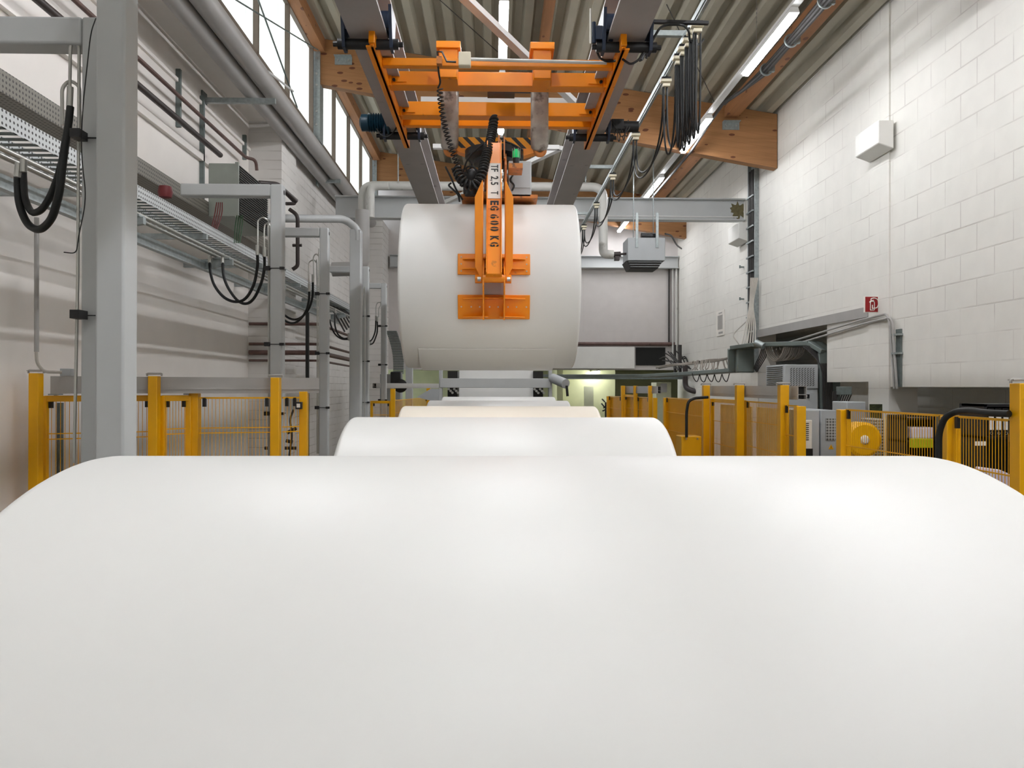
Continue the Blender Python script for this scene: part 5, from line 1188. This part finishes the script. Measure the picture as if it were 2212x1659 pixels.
# far left fence
for px, Y, z, lab in ((843, 13.5, -.18+.13, 'yellow post right of the fifth hose frame'), (921, 16.5, .0, 'yellow post beside the far machine')):
    p = at(px, 900, Y); fence_post(p.x, Y, z, .08, lab, 'yellow posts of the far left fence')
p = at(803, 870, 13.6); q = at(921, 870, 16.5)
mesh_panel((p.x, 13.6), (at(843, 870, 13.5).x, 13.55), -.28, 'far left mesh panel between the fifth and sixth hose frames', group='far left mesh panels', framed=True)
mesh_panel((at(852, 870, 13.6).x, 13.6), (q.x, 16.5), -.25, 'far left mesh panel below the hanging roll', group='far left mesh panels')
rail((p.x, 13.9, .0), (at(950, 840, 16.4).x, 16.4, .0), .09, .07, 'aluminium rail on the far left fence')

# ================================================================ FAR MACHINE
mc = thing('paper_machine', 'grey framed paper machine with white paper web at the end of the roll row', 'machine', (.1, 12.5, FL))
Y = 12.3; a = at(950, 817, Y); c = at(1190, 838, Y)
part('cross_bar', MB().box(a.x, c.x, Y, Y+.15, c.z, a.z), M['grey'], mc, .006)
for px in (948, 1186):
    q = at(px, 800, Y); part('upright', MB().box(q.x, q.x+.05, Y+.02, Y+.2, FL, at(0, 790, Y).z), M['grey'], mc, .006)
a = at(992, 790, Y+.6); c = at(1152, 850, Y+.6)
b = MB(); b.prism([(Y+1.6, .28), (Y+.62, .3), (Y+.6, .05), (Y+.5, -.25), (Y+.52, -.25), (Y+.64, .05), (Y+.66, .28), (Y+1.6, .26)], 'X', a.x, c.x)
part('paper_web', b, M['paper'], mc)
for k, px in enumerate((975, 1160)):
    q = at(px, 800, Y+.5); b = MB(); b.box(q.x-.06, q.x+.1, Y+.5, Y+1.4, FL, at(0, 799, Y+.5).z); part('side_frame', b, M['fin'], mc)
    b = MB()
    for j in range(6): b.cyl((q.x-.04+.03*j, Y+.44, -.05-.03*(j % 3)), (q.x-.04+.03*j, Y+.5, -.05-.03*(j % 3)), .02, 8)
    part('side_fitting', b, M['steel'], mc)
b = MB(); b.cyl(at(1194, 817, Y), at(1222, 829, Y-.3), .075, 16); part('side_cylinder', b, M['boxgrey'], mc); b = MB().cyl(at(1224, 833, Y-.3), at(1226, 856, Y-.3), .02, 8); part('side_bolt', b, M['black'], mc)
b = MB(); a = at(925, 850, 11.6); b.prism([(at(900, 858, Y).x, at(900, 858, Y).z), (at(930, 840, Y).x, at(930, 840, Y).z), (at(948, 840, Y).x, at(948, 840, Y).z), (at(948, 870, Y).x, at(948, 870, Y).z)], 'Y', Y, Y+.1); part('side_wedge', b, M['boxgrey'], mc)
a = at(1418, 826, 17.9); c = at(1450, 826, 17.9)
t = thing('passage_cabinet', 'tall pale green cabinet under the duct near the back right corner', 'cabinet', ((a.x+c.x)/2, 18.1, FL))
part('cabinet_body', MB().box(a.x, c.x, 17.9, 18.5, FL, a.z), mat('pale_green_cabinet', (186, 188, 158), .5), t, .01)
q = at(1434, 838, 17.89); part('vent', MB().box(q.x-.07, q.x+.07, 17.885, 17.9, q.z-.1, q.z+.1), M['pipe'], t)
solo('passage_door', MB().box(at(1262, 850, 20).x, at(1282, 850, 20).x, 20, 20.06, FL, at(0, 832, 20).z), mat('pale_door', (196, 198, 170), .5), 'pale green door in the passage under the back wall', 'door')
solo('passage_tray', MB().box(at(1190, 810, 17.6).x, at(1480, 810, 17.6).x, 17.5, 17.8, at(0, 816, 17.6).z, at(0, 809, 17.6).z), M['galvd'], 'grey cable tray crossing low under the back wall', 'cable tray')
b = MB(); q = at(1310, 880, 15.5)
for k in range(8): random.seed(k); b.tube([q+Vector((random.uniform(-.1, .1), 0, -.1+.03*k)), q+Vector((random.uniform(-.1, .1), .1, -.05+.03*k))], .015, 6)
b.box(q.x-.02, q.x+.02, q.y+.05, q.y+.09, FL, q.z+.1)
solo('black_fittings', b, M['black'], 'small black fittings on a post left of the far yellow gate', 'fittings')
